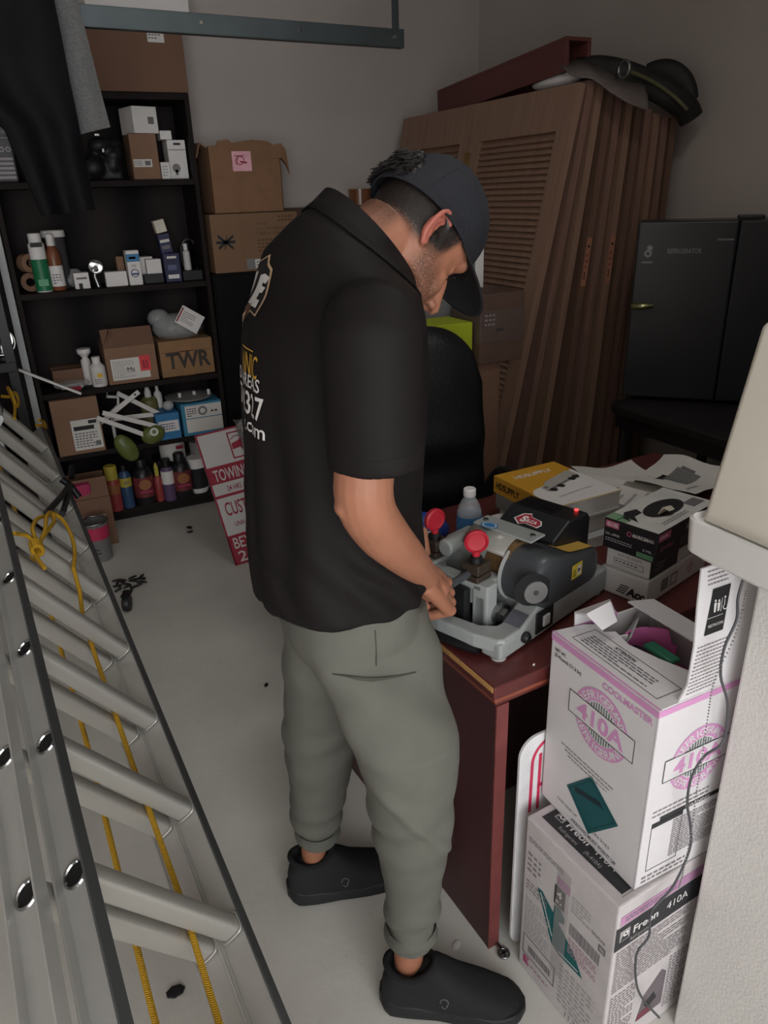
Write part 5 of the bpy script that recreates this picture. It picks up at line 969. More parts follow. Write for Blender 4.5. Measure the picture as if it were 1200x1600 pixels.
cf = Cur(); xl = lambda z: w0.x+.012+(w1.x-w0.x)*min(1, (z-HA)/.19)
for k in range(13): z = HA+.010+.0068*k; p.lines(cf, xl(z)+.004, z, .075, .0045, 1, PT, seed=70+k)
z0_ = HA+.112; xk = xl(z0_)+.012; p.poly(cf, [(xk,z0_),(xk+.042,z0_),(xk+.058,z0_+.075),(xk+.018,z0_+.075)], INK, .0003)
for i, (dx, hh) in enumerate(((.019,.022),(.027,.020))): p.poly(cf, [(xk+dx,z0_+.036),(xk+dx+.004,z0_+.036),(xk+dx+.007,z0_+.036+hh*.7),(xk+dx+.001,z0_+.036+hh*.7)], WHITE, .0006); p.disc(cf, xk+dx+.004, z0_+.036+hh*.85, 0, .0022, WHITE, lift=.0006, n=10)
p.poly(cf, [(xk+.034,z0_+.034),(xk+.0352,z0_+.034),(xk+.039,z0_+.056),(xk+.0378,z0_+.056)], WHITE, .0006); p.disc(cf, xk+.045, z0_+.040, .004, .0055, WHITE, a0=R(150), a1=R(380), lift=.0006, n=14); p.poly(cf, [(xk+.042,z0_+.042),(xk+.0435,z0_+.042),(xk+.0445,z0_+.053),(xk+.043,z0_+.053)], WHITE, .0006); p.disc(cf, xk+.0445, z0_+.056, 0, .002, WHITE, lift=.0006, n=8)
p.text(cf, 'RESTROOMS', xk+.008, z0_+.012, .005, WHITE, w=.033, lift=.0006); p.rect(cf, xk+.004, z0_+.028, .036, .0008, WHITE, .0006)
for k in range(4): p.lines(cf, xl(HA+.195)+.004, HA+.194+.007*k, .05, .0045, 1, PT, seed=90+k)
obj('flap_print', p, sfo); p = MB(); p.rect(cf, ax_-.012, HA+.02, .012, .20, PKB, .0002); obj('pink_band', p, sfo)
# gas cylinder in the box
cyl = thing('refrigerant_cylinder', 'pink refrigerant cylinder with green valve handle inside the torn open box', 'cylinder', (.944, .809, HB+.008))
PKC = mat('pink_tank', (206,112,166), .4, var=.05)
obj('tank', MB().lathe([(.085,0),(.10,.02),(.10,.26),(.085,.31),(.05,.33),(0,.335)], PKC, n=32), cyl, smooth=50)
for a0, a1 in ((20, 120), (200, 300)):
    cm = MB(); rows = []
    for r_ in (.072, .076): rows.append([(r_*math.cos(R(a_)), r_*math.sin(R(a_)), .385 if 12 < (a_-a0) < 88 else .355) for a_ in np.linspace(a0, a1, 15)])
    bot = [(x, y, .30) for x, y, _ in rows[1]]; bot2 = [(x, y, .30) for x, y, _ in rows[0]]
    cm.loft([bot, rows[1], rows[0], bot2], PKC, cap=(False,False), closed=False); obj('collar_handle', cm, cyl, smooth=40)
obj('valve', MB().cyl((0,0,.33),(0,0,.372),.011,STEEL,n=16), cyl, smooth=40)
obj('valve_handle', MB().box(-.014,.014,-.034,.034,.372,.382,mat('valve_green', (36,108,80), .45)), cyl, bev=.005, seg=3, smooth=40)
obj('black_collar', MB().lathe([(.03,.335),(.045,.338),(.045,.35),(.03,.352)], BLK, (-.03,.05,0)), cyl, smooth=40)

# white sign leaning between desk and boxes
ws = thing('white_sign', 'white rounded sign with red stripes leaning on the desk side behind the refrigerant boxes', 'sign', (.737, .945, .002), R(3))
def rounded(w, h, r, n=8): 
    out = []
    for cx, cy, a0 in ((w-r,h-r,0),(r,h-r,90),(r,r,180),(w-r,r,270)):
        for i in range(n+1): a = R(a0+90*i/n); out.append((cx+r*math.cos(a), cy+r*math.sin(a)))
    return out
obj('panel', MB().prism(rounded(.19,.60,.045), -.004, .003, mat('sign_white_gloss', (220,219,220), .35), axis='y'), ws, bev=.001)
p = MB(); f = Fr((0,-.004,0),(1,0,0),(0,0,1)); RS = mat('sign_red', (196,48,84), .5); p.disc(f, .085, .53, .048, .056, RS, a0=R(90), a1=R(180), n=12); p.rect(f, .029, .40, .008, .13, RS); p.rect(f, .05, .46, .10, .010, RS); p.rect(f, .085, .578, .08, .008, RS); p.rect(f, .05, .40, .008, .15, RS); obj('red_stripes', p, ws)

# ------------------------------------------------------------------ cream wall device with cord and chain
dv = thing('wall_device', 'cream plastic wall-mounted box with white tray on the stucco wall at right', 'device', (.94, .55, 1.05))
CRM = mat('cream_plastic', (218,213,200), .45, var=.02); CRW = mat('white_tray', (222,220,216), .4, var=.02)
def rr_ring(x0, x1, y0, y1, z, r, n=6):
    out = []
    for cx, cy, a0 in ((x1, y1-.0, 0), (x0+r, y1-r, 90), (x0+r, y0+r, 180), (x1, y0, 270)):
        rad = r if cx != x1 else 0
        for i in range(n+1): a = R(a0+90*i/n); out.append((cx+rad*math.cos(a), cy+rad*math.sin(a), z))
    return out
mb = MB(); yT0, yB0 = -.18, -.235
rings = []
for k in range(13):
    t_ = k/12; z = .115+(.392-.115)*t_; y1 = .140-.038*t_; x0 = -.092+.006*t_
    rings.append(rr_ring(x0, -.001, -.20+.045*t_, y1, z, .012))
for k in range(1, 6): 
    a = R(90*k/5); z = .392+.016*math.sin(a); s = .016*(1-math.cos(a)); rings.append(rr_ring(-.086+s, -.001, -.155+s, .102-s, z, .012))
mb.loft(rings, CRM); obj('housing', mb, dv, smooth=40)
mb = MB(); mb.loft([rr_ring(-.10, -.001, -.24, .135, .058, .02), rr_ring(-.112, -.001, -.25, .15, .068, .022), rr_ring(-.114, -.001, -.25, .153, .118, .022), rr_ring(-.110, -.001, -.246, .149, .121, .02), rr_ring(-.106, -.001, -.242, .145, .112, .02)], CRW); obj('tray', mb, dv, smooth=40)
cordpx = [(1152,890),(1154,930),(1151,968),(1132,1012),(1126,1056),(1137,1101),(1130,1158),(1100,1182),(1080,1216),(1074,1256),(1079,1292),(1077,1329),(1051,1386),(1018,1424),(1014,1463),(995,1490),(994,1534),(1005,1562),(1030,1590)]
cpt = [ony(x, y, .640) for x, y in cordpx]; cpt = [V((.90,.60,1.112)), V((.905,.636,1.10))]+cpt[1:]
cpt = [q for q in cpt if q.z > .004]
cd_ = obj('power_cord', MB().tube(smoothpts(cpt, 5), .0023, mat('grey_cord', (74,74,78), .5), 8), smooth=60); tag(cd_, 'thin grey power cord hanging from the cream device past the refrigerant boxes', 'cord')
chn = thing('ball_chain', 'fine metal ball chain hanging beside the grey power cord', 'chain', (0,0,0))
chp = [ony(x, y, .638) for x, y in [(1166,925),(1150,990),(1117,1062),(1106,1120),(1097,1183),(1088,1240),(1080,1300),(1068,1360),(1061,1387)]]
sp_ = smoothpts(chp, 24); mb = MB()
for q in sp_[::2]: mb.ell(tuple(q), (.0016,.0016,.0016), STEEL, 6, 5)
obj('beads', mb, chn, smooth=80)
# ------------------------------------------------------------------ the man
HS = .98
HR = Matrix.Rotation(R(-12.4), 4, 'Z') @ Matrix.Rotation(R(59.1), 4, 'Y') @ Matrix.Rotation(R(-22.2), 4, 'X')
HM = Matrix.Translation((.608, 1.138, 1.55)) @ HR @ Matrix.Scale(HS, 4)
HMi = HM.inverted()
man = thing('person', 'person in black polo shirt, olive grey joggers and dark cap bending over the key machine', 'person', (.49, 1.10, 0))
SKIN = mat('skin', (158,106,82), .5, var=.05, scale=25, bump=.04, bscale=260)

# ---- body: one continuous surface
B = MB(); X_ = SKIN
def sell(c, a, b, n, pw, front=1., nn=28):
    out = []
    for j in range(nn):
        t = 2*PI*j/nn; c_, s_ = math.cos(t), math.sin(t)
        out.append((c[0]+(a*front if c_ > 0 else a)*math.copysign(abs(c_)**(2/pw), c_), c[1]+b*math.copysign(abs(s_)**(2/pw), s_), c[2]))
    return out
# head slices: z, front x, back x, half width, exponent
HSL = [(-.118,.082,.045,.012,2.),(-.112,.092,.03,.026,2.1),(-.098,.097,.012,.040,2.2),(-.08,.097,-.01,.051,2.3),(-.06,.096,-.035,.058,2.4),(-.04,.095,-.062,.063,2.4),(-.02,.092,-.080,.067,2.4),(.0,.088,-.088,.069,2.4),(.02,.086,-.094,.071,2.4),(.04,.096,-.098,.073,2.3),(.055,.099,-.100,.074,2.3),(.075,.096,-.100,.074,2.2),(.095,.084,-.094,.069,2.1),(.112,.064,-.082,.058,2.),(.126,.036,-.062,.040,2.),(.134,.008,-.036,.018,2.)]
B.loft([[tuple(q) for q in sell(((xf+xb)/2, 0, z), (xf-xb)/2, w_, 28, pw)] for z, xf, xb, w_, pw in HSL], X_, M=HM)
def he(c, r, rot=None):
    M = HM @ Matrix.Translation(c)
    if rot: M = M @ rot
    B.ell((0,0,0), r, X_, 14, 10, M)
# nose, lips, chin, brow, cheeks
B.tube([(.086,0,.028),(.098,0,.012),(.110,0,-.012),(.119,0,-.028),(.116,0,-.036)], [.007,.0085,.0095,.0112,.0095], X_, 12, M=HM)
he((.084,0,-.028), (.017,.034,.030))
for s in (-1, 1): he((.073, s*.030, -.030), (.020,.024,.030)); he((.082, s*.016, -.028), (.018,.014,.018))
for s in (-1, 1):
    he((.106, s*.011, -.034), (.011,.008,.008)); he((.089, s*.026, .043), (.010,.024,.008)); he((.070, s*.040, -.012), (.014,.014,.014)); he((.074, s*.030, .018), (.0115,.0125,.009))
he((.096,0,-.066), (.010,.023,.006)); he((.094,0,-.079), (.010,.020,.0065)); he((.090,0,-.103), (.012,.018,.013)); he((.098,0,-.054), (.006,.010,.012))
for s in (-1, 1): he((.03, s*.055, -.078), (.035,.009,.016))
# ears
for s in (-1, 1):
    E_ = HM @ Matrix.Translation((-.004, s*.071, .0)) @ Matrix.Rotation(R(s*-24), 4, 'Z')
    hel = [(.014,.0,.012),(.018,.004,.024),(.010,.007,.034),(-.004,.009,.036),(-.016,.010,.028),(-.020,.010,.012),(-.018,.009,-.004),(-.012,.007,-.018),(-.002,.005,-.028),(.008,.002,-.030),(.013,.0,-.022)]
    B.tube(smoothpts([(x, s*y, z) for x, y, z in hel], 4), .0042, X_, 8, M=E_)
    B.tube(smoothpts([(x, s*y, z) for x, y, z in [(.004,.004,.022),(-.006,.007,.018),(-.011,.008,.004),(-.006,.007,-.010),(.003,.005,-.014)]], 4), .0036, X_, 8, M=E_)
    B.ell((-.003, s*.0005, .002), (.017,.0045,.031), X_, 12, 10, E_); B.ell((.003, s*.004, -.025), (.009,.005,.009), X_, 10, 8, E_); B.ell((.013, s*.003, -.002), (.004,.004,.006), X_, 8, 6, E_)
# neck and trunk
nb = HM @ V((-.028, 0, -.03)); 
B.tube([(.455,1.125,1.44),(.48,1.125,1.50),(.515,1.128,1.535),(.555,1.132,1.552),nb], [.075,.068,.062,.060,.062], X_, 18)
B.tube([(.525,1.125,1.45),(.565,1.128,1.475),HM @ V((.03,0,-.06))], [.055,.052,.045], X_, 16)
TOR = [(1.50,.48,.07,.12),(1.46,.475,.085,.15),(1.38,.47,.09,.15),(1.25,.465,.09,.14),(1.10,.465,.09,.135),(.98,.465,.08,.12),(.90,.465,.07,.10),(.86,.46,.05,.08)]
B.loft([sell((cx,1.115,z), a, b_, 28, 2.4) for z, cx, a, b_ in TOR], X_)
# legs (mostly under the trousers)
nL = [ony(575,1010,1.07), ony(630,1180,.965), ony(645,1330,.95), ony(638,1500,.95)]; fL = [ony(520,1000,1.18), ony(497,1150,1.275), ony(495,1250,1.29), V((.399,1.300,.14))]
heelN, toeN = V((.435,.965,0)), V((.645,.832,0)); heelF, toeF = V((.345,1.312,0)), V((.565,1.263,0))
for P_, he_, to_ in ((nL, heelN, toeN), (fL, heelF, toeF)):
    ank = P_[3]; B.tube([P_[0], P_[1], P_[2], ank, V((ank.x, ank.y, .06))], [.05,.05,.040,.031,.031], X_, 16)
    dr_ = (to_-he_).normalized(); B.tube([he_+dr_*.03+V((0,0,.045)), he_+dr_*.10+V((0,0,.05)), he_+dr_*.19+V((0,0,.038)), he_+dr_*.225+V((0,0,.034))], [.024,.026,.020,.012], X_, 12)
# right arm (towards the camera) and hand on the lever
def PZ(x, y, Y): return ony(x, y, Y)
armR = [(V((.478,.985,1.40)), .038), (PZ(575,600,.892), .044), (PZ(569,735,.880), .0425), (PZ(568,770,.878), .0425), (PZ(577,803,.882), .041), (PZ(600,836,.905), .039), (PZ(628,864,.945), .0345), (PZ(654,890,1.005), .028), (PZ(664,902,1.035), .0265)]
B.tube(smoothpts([p for p, _ in armR], 3), [float(np.interp(i/3, range(len(armR)), [r for _, r in armR])) for i in range(3*(len(armR)-1)+1)], X_, 18)
B.ell(tuple(PZ(541,792,.878)), (.018,.018,.017), X_, 12, 8)
def hand(W, K, up, thumb_side, curl, s=1.):
    "fist: W wrist, K middle knuckle, up = back of the hand direction"
    ax = (K-W).normalized(); up = (up-ax*up.dot(ax)).normalized(); lat = ax.cross(up)*thumb_side     # lat points to the thumb
    L_ = (K-W).length
    def P(a, l, u): return W+ax*a*s+lat*l*s+up*u*s
    for l, k in ((.030,1.),(.011,1.03),(-.009,.99),(-.027,.91)):
        B.tube([P(.0,l*.55,0), P(L_*.5,l*.85,.002), P(L_*k,l,.0)], [.016*s,.0135*s,.0115*s], X_, 12, ry=[.014*s,.0125*s,.0105*s])
        seg = (.043*k, .027*k, .022*k); a = 0; q = P(L_*k, l, 0); pts = [q]
        for sg_, c in zip(seg, curl):
            a += R(c); q = q + (ax*math.cos(a)-up*math.sin(a))*sg_*s - lat*(l*.06)*s; pts.append(q)
        B.tube(pts, [.0108*s,.0098*s,.0088*s,.0072*s], X_, 10); B.ell(tuple(pts[-1]), (.0072*s,)*3, X_, 8, 6)
        B.ell(tuple(P(L_*k, l, .003)), (.0112*s,)*3, X_, 10, 8); B.ell(tuple(pts[1]), (.0103*s,)*3, X_, 8, 6)
    B.ell(tuple(P(L_*.45, 0, -.006)), (.03*s,.03*s,.022*s), X_, 12, 8)
    t0 = P(L_*.15, .022, -.008); t1 = P(L_*.55, .044, -.022); t2 = P(L_*.95, .038, -.036); t3 = P(L_*1.15, .018, -.044)
    B.tube([t0, t1, t2, t3], [.016*s,.0135*s,.0115*s,.009*s], X_, 10); B.ell(tuple(t3), (.009*s,)*3, X_, 8, 6)
WR = PZ(664,902,1.035); KR = PZ(697,932,1.075)
hand(WR, KR, V((.35,-.55,.55)), -1, (88,88,50), 1.1)
# left arm, seen only as a bit of hand beyond the forearm
WL = V((.632,1.315,.965)); KL = V((.700,1.298,.928))
B.tube(smoothpts([V((.45,1.28,1.43)), V((.44,1.345,1.28)), V((.455,1.365,1.16)), V((.55,1.345,1.06)), WL], 3), [.055]*3+[.05]*3+[.045]*3+[.036]*3+[.028], X_, 16)
hand(WL, KL, V((.2,.4,.8)), 1, (60,60,35))
co_, no_, fs_ = remesh(B, .0028, 4, .5)
# stubble / cropped hair as real colour of the skin, kept per vertex
W2H = np.array(HMi); hl = (np.c_[co_, np.ones(len(co_))] @ W2H.T)[:, :3]
bod = MB().add([tuple(q) for q in co_], fs_, SKIN); bo_ = obj('body', bod, man, smooth=180, world=True)
def sst(e0, e1, x): t = np.clip((x-e0)/(e1-e0), 0, 1); return t*t*(3-2*t)
hx_, hy_, hz_ = hl[:, 0], hl[:, 1], hl[:, 2]
inh = (np.linalg.norm(hl-np.array([.0,0,.0]), axis=1) < .17)
hairline = -.045+.35*np.maximum(0, hx_+.02)*1.0
crop = sst(-.012, .022, hz_-(hairline+.01)) * (1-sst(.0, .02, hx_-.028)) * inh
nape = sst(-.115, -.03, hz_)*(1-sst(-.06,-.035,hx_))*inh*.55
side = sst(-.035, .012, hz_) * sst(.012,.022,hx_)*(1-sst(.038,.05,hx_-.12*(hz_-.03)))*inh*sst(.04,.055,np.abs(hy_))
beard = (1-sst(-.032, .008, hz_+.5*np.maximum(0,hx_-.045)))*sst(.0,.03,hx_+.25*(hz_+.05))*inh*(hz_ > -.13)
lip = sst(.086,.094,hx_)*(np.abs(hy_) < .026)*sst(-.088,-.084,hz_)*(1-sst(-.063,-.058,hz_))
beard = beard*(1-lip)
brow = sst(.084,.09,hx_)*sst(.038,.041,hz_)*(1-sst(.048,.052,hz_))*(np.abs(hy_) > .008)*(np.abs(hy_) < .052)*inh
mask = np.clip(np.maximum.reduce([crop*.95, nape, side*.8, brow*.9]), 0, 1)
earz = (np.abs(hy_) > .074)*(np.abs(hx_) < .035)*(np.abs(hz_) < .045)
mask = mask*(1-earz); beard = beard*(1-earz)
at = bo_.data.attributes.new('hair_mask', 'FLOAT', 'POINT'); at.data.foreach_set('value', mask.astype(np.float32))
at = bo_.data.attributes.new('beard_mask', 'FLOAT', 'POINT'); at.data.foreach_set('value', np.clip(beard, 0, 1).astype(np.float32))
at = bo_.data.attributes.new('pink_mask', 'FLOAT', 'POINT'); at.data.foreach_set('value', np.clip(lip*inh*.8+earz*inh*.55, 0, 1).astype(np.float32))
def skin_nodes(m):
    nt = m.node_tree; L = nt.links.new; b = nt.nodes['Principled BSDF']; src = b.inputs['Base Color'].links[0].from_socket
    b.inputs['Subsurface Weight'].default_value = .12; b.inputs['Subsurface Radius'].default_value = (.012,.005,.003)
    tc = nt.nodes.new('ShaderNodeTexCoord'); n = nt.nodes.new('ShaderNodeTexNoise'); n.inputs['Scale'].default_value = 420; n.inputs['Detail'].default_value = 3; L(tc.outputs['Object'], n.inputs['Vector'])
    for nm, col, lo, hi, k in (('pink_mask', (186,98,92), 0, .01, 1.), ('beard_mask', (70,50,42), .30, .6, .85), ('hair_mask', (26,21,19), .25, .6, 1.)):
        a = nt.nodes.new('ShaderNodeAttribute'); a.attribute_name = nm; mx = nt.nodes.new('ShaderNodeMix'); mx.data_type = 'RGBA'; mx.inputs[7].default_value = C(col)
        if nm == 'pink_mask': fac = a.outputs['Fac']
        else:
            add = nt.nodes.new('ShaderNodeMath'); add.operation = 'MULTIPLY_ADD'; add.inputs[1].default_value = 1.; mr = nt.nodes.new('ShaderNodeMapRange'); mr.inputs[1].default_value = lo; mr.inputs[2].default_value = hi
            mr.inputs[3].default_value = .6 if nm == 'hair_mask' else .15; mr.inputs[4].default_value = 1; L(n.outputs['Fac'], mr.inputs[0])
            ml = nt.nodes.new('ShaderNodeMath'); ml.operation = 'MULTIPLY'; L(a.outputs['Fac'], ml.inputs[0]); L(mr.outputs[0], ml.inputs[1]); m2 = nt.nodes.new('ShaderNodeMath'); m2.operation = 'MULTIPLY'; m2.inputs[1].default_value = k; L(ml.outputs[0], m2.inputs[0]); fac = m2.outputs[0]
            if nm == 'hair_mask':
                pw = nt.nodes.new('ShaderNodeMapRange'); pw.inputs[1].default_value = 0; pw.inputs[2].default_value = .75; L(fac, pw.inputs[0]); fac = pw.outputs[0]
        L(fac, mx.inputs[0]); L(src, mx.inputs[6]); src = mx.outputs[2]
    L(src, b.inputs['Base Color'])
skin_nodes(SKIN)
# eyes (lids almost closed, lashes)
ey = MB()
for s in (-1, 1): ey.tube([HM @ V((.0905, s*(.020+.0045*k), .0145-.0012*abs(k-2.5))) for k in range(6)], .0013, mat('lashes', (30,22,20), .8), 6)
obj('eyelashes', ey, man, smooth=60, world=True)

# ---- hair tuft coming through the cap's rear opening
HAIR = mat('black_hair', (22,18,17), .5, var=.3, scale=60)
tf = MB(); rr = random.Random(2)
def skull(y0, z0, o=0.): return V((-(.100+o)*math.sqrt(max(0, 1-(y0/.078)**2)), y0, z0))
for k in range(260):
    y0 = rr.uniform(-.045,.045); z0 = rr.uniform(.035,.082)*(1-.12*abs(y0)/.045); ln = rr.uniform(.016,.030); b0 = skull(y0, z0, .001)
    t_ = V((-.55+rr.uniform(-.2,.2), y0*5+rr.uniform(-.3,.3), -.8+rr.uniform(-.3,.3))).normalized()
    tf.tube([HM @ b0, HM @ (b0+t_*ln*.5+V((-.005,0,.002))), HM @ (b0+t_*ln+V((-.003,0,-.003)))], [.0036,.0030,.0006], HAIR, 5)
for k in range(40):
    y0 = rr.uniform(-.045,.045); tf.ell(tuple(HM @ skull(y0, rr.uniform(.038,.08), .002)), (.009,.009,.009), HAIR, 8, 6)
obj('hair', tf, man, smooth=70, world=True)

# ---- cap
CAPM = wave_mat('cap_mesh', (27,29,36), 110, 'Y', .3, .85, var=.1); CAPF = mat('cap_front', (25,26,32), .85, var=.08, bump=.1, bscale=400); CAPB = mat('cap_brim', (13,13,14), .8, var=.1, bump=.1, bscale=300)
def cap_pt(a, t):
    "a = angle round the head (0 front), t = 0 band .. 1 button"
    zb = .028+.020*math.cos(a)                              # the band sits lower at the back
    ph = t*PI/2; rx = .106+.004*math.cos(a); ry = .083
    k = math.cos(ph)**.72; z = zb+(.158-zb)*math.sin(ph)**.92
    return V((-.004+rx*math.cos(a)*k, ry*math.sin(a)*k, z))
mb = MB(); NA, NT = 72, 18
idx = {}
def capv(i, j):
    return cap_pt(2*PI*i/NA, j/NT)
vs = [HM @ capv(i, j) for j in range(NT) for i in range(NA)] + [HM @ capv(0, NT)]
fs, ff = [], []
for j in range(NT-1):
    for i in range(NA):
        a = 2*PI*(i+.5)/NA; q = (j*NA+i, j*NA+(i+1) % NA, (j+1)*NA+(i+1) % NA, (j+1)*NA+i)
        da = abs(a-PI)
        if (da/.56)**2+((j+.5-1.6)/5.2)**2 < 1 and j >= 1.: continue                # the opening over the strap
        (ff if math.cos(a) > .45 else fs).append(q)
for i in range(NA): fs.append(((NT-1)*NA+i, (NT-1)*NA+(i+1) % NA, NT*NA))
k = mb.mi(CAPM); mb.v = [tuple(v) for v in vs]; mb.f = fs+ff; mb.m = [mb.mi(CAPM)]*len(fs)+[mb.mi(CAPF)]*len(ff)
cap = obj('cap', mb, man, smooth=60, world=True, solid=.0025)
bnd = MB(); rows = []
for dz, dr in ((0,.0012),(.016,.0014)):
    rows.append([HM @ (cap_pt(2*PI*i/NA, 0)*1.0+V((dr*math.cos(2*PI*i/NA), dr*math.sin(2*PI*i/NA), dz))) for i in range(NA)])
bnd.loft(rows, CAPF, cap=(False,False)); obj('sweatband', bnd, cap, smooth=60, world=True)
brm = MB(); rows = []
for t in np.linspace(0, 1, 9):
    row = []
    for u in np.linspace(-1, 1, 25):
        a = u*R(62); p = cap_pt(a, 0); ext = .078*math.cos(u*PI/2)**.55*t if abs(u) < 1 else 0
        row.append(HM @ (p + V((ext, 0, -.10*ext - .16*abs(p.y)**1.0*t*.35 + .002))))
    rows.append(row)
brm.loft(rows, CAPB, cap=(False,False), closed=False); obj('brim', brm, cap, smooth=60, world=True, solid=.004)
bt = MB(); bt.ell(tuple(HM @ V((-.004,0,.159))), (.008,.008,.006), CAPM, 10, 8); obj('button', bt, cap, smooth=60, world=True)
sm_ = MB()
for a in (R(60), R(120), R(-60), R(-120), R(26), R(-26)): sm_.tube([HM @ (cap_pt(a, t)*1.006) for t in np.linspace(.04, .97, 12)], .0014, CAPF, 5)
obj('seam', sm_, cap, smooth=60, world=True)

# ---- polo shirt
SHIRT = mat('black_polo', (27,24,24), .68, var=.06, scale=30, bump=.05, bscale=600, spec=.35)
def sil(y, xl, xr, Yc, b):
    "an ellipse (centre, half depth) whose outline runs through two picture columns at one height"
    m = ony((xl+xr)/2, y, Yc); z = m.z; ra, rb = ray(xl, y), ray(xr, y)
    ta, tb = math.atan2(ra.x, ra.y), math.atan2(rb.x, rb.y); th = (ta+tb)/2; D = Yc/math.cos(th); hw = D*math.sin((tb-ta)/2)
    a2 = (hw*hw-(b*math.sin(th))**2)/math.cos(th)**2
    return (Yc*math.tan(th), Yc, z), math.sqrt(max(a2, .0025))
S = MB(); YC = 1.135; rings = []
def tring(c, tilt, a, b, pw=2.2, nn=48):
    u = V((math.cos(R(tilt)), 0, -math.sin(R(tilt)))); out = []
    for j in range(nn):
        t = 2*PI*j/nn; c_, s_ = math.cos(t), math.sin(t); out.append(V(c)+u*(a*math.copysign(abs(c_)**(2/pw), c_))+V((0,1,0))*(b*math.copysign(abs(s_)**(2/pw), s_)))
    return out
NECKR = ((.522,1.128,1.536), 48, .104, .077)
rings = [tring(*NECKR, 2.), tring((.505,1.130,1.522), 36, .112, .118, 2.1), tring((.480,1.132,1.505), 20, .116, .170, 2.2)]
for y, xl, xr, b in [(455,396,640,.200),(495,381,650,.200),(540,377,654,.195),(600,377,655,.188),(650,380,655,.181),(700,384,654,.177),(800,388,652,.174),(860,391,654,.176),(910,393,657,.180)]:
    c, a = sil(y, xl, xr, YC, b); rings.append(sell(c, a, b, 0, 2.35, nn=48))
S.loft(rings, SHIRT)
def sleeve(P_, rad, ryy):
    S.tube(smoothpts(P_, 4), [float(np.interp(i/4, range(len(P_)), rad)) for i in range(4*(len(P_)-1)+1)], SHIRT, 28, ry=[float(np.interp(i/4, range(len(P_)), ryy)) for i in range(4*(len(P_)-1)+1)], up=(1,0,0))
slR = [V((.488,1.08,1.455)), V((.480,.990,1.438)), PZ(581,510,.905), PZ(582,600,.892), PZ(584,670,.885), PZ(588,731,.882)]
sleeve(slR, [.058,.064,.068,.068,.067,.068], [.046,.056,.062,.062,.061,.061])
sleeve([V((.486,1.19,1.455)), V((.476,1.275,1.437)), V((.455,1.345,1.35)), V((.44,1.365,1.22))], [.060,.064,.066,.066], [.050,.056,.060,.060])
co_, no_, fs_ = remesh(S, .0055, 30, .5)
def folds(p):
    x, y, z = p; d = 0.
    ang = math.atan2(y-YC, x-.455)                       # -pi/2 towards the camera, +-pi at his back
    back = math.exp(-((abs(ang)-2.55)/.75)**2)
    zz = min(1, max(0, (1.46-z)/.5))
    d += .0125*back*zz*min(1, max(.15, (z-.96)/.2))*math.sin(9.5*ang+3.6*z+1.2*noise.noise(V((x*3,y*3,z*2))))*max(0, min(1, (1.47-z)*7))
    d += .005*noise.noise(V((x*9+z*3, y*9, z*4)))*max(0, min(1, (1.45-z)*4))
    lo = math.exp(-((z-1.02)/.09)**2)
    d += .0045*lo*math.sin(70*z+14*ang+3*noise.noise(V((x*8,y*8,z*8))))*(.4+.6*(ang > -1.9 and ang < -.2))
    if y < .955 and z > 1.2: d *= .3; d += .0022*math.sin(34*z+22*x+2*noise.noise(V((x*12,y*9,z*9))))*max(0, noise.noise(V((x*7,z*7,3))))
    return d
co_ = np.array([q+n*folds(q) for q, n in zip(co_, no_)])
zb_ = co_[:, 2].min(); keep = []
sl_end, sl_ax = np.array(slR[-1]), np.array((slR[-1]-slR[-2]).normalized())
fcen = np.array([co_[list(f)].mean(0) for f in fs_]); fnor = np.array([no_[list(f)].mean(0) for f in fs_])
hem = (fcen[:, 2] < zb_+.02) & (fnor[:, 2] < -.75)
sle = (np.abs((fcen-sl_end) @ sl_ax) < .02) & ((fnor @ sl_ax) > .75) & (np.linalg.norm(fcen-sl_end, axis=1) < .11)
fk = [f for f, h_, s_ in zip(fs_, hem, sle) if not (h_ or s_)]
sm = MB().add([tuple(q) for q in co_], fk, SHIRT)
sh_o = obj('polo_shirt', sm, man, smooth=180, world=True, solid=.003)
bv = BVHTree.FromPolygons([V(q) for q in co_], fs_)
# collar: a folded leaf lying round the neck opening
cl = MB(); CN, TL, CA_, CB_ = V(NECKR[0]), NECKR[1], NECKR[2], NECKR[3]
uu = V((math.cos(R(TL)), 0, -math.sin(R(TL)))); nn_ = V((math.sin(R(TL)), 0, math.cos(R(TL)))); rows = [[] for _ in range(5)]
for i in range(48):
    a = 2*PI*i/48; c_, s_ = math.cos(a), math.sin(a); rad = uu*c_+V((0,s_,0)); p0 = CN+uu*(CA_*c_)+V((0,CB_*s_,0))
    back = .5-.5*c_
    rows[0].append(p0-rad*.010-nn_*.004); rows[1].append(p0-rad*.003+nn_*(.012+.006*back)); rows[2].append(p0+rad*.004+nn_*(.013+.007*back))
    for r_, (o_, h_) in zip((rows[3], rows[4]), ((.020, .002), (.040, -.014))):
        q = p0+rad*o_+nn_*h_; hit = bv.find_nearest(q); r_.append(hit[0]+hit[1]*(.006 if r_ is rows[3] else .0045))
cl.loft(rows, SHIRT, cap=(False,False)); obj('collar', cl, sh_o, smooth=70, world=True, solid=.0025)
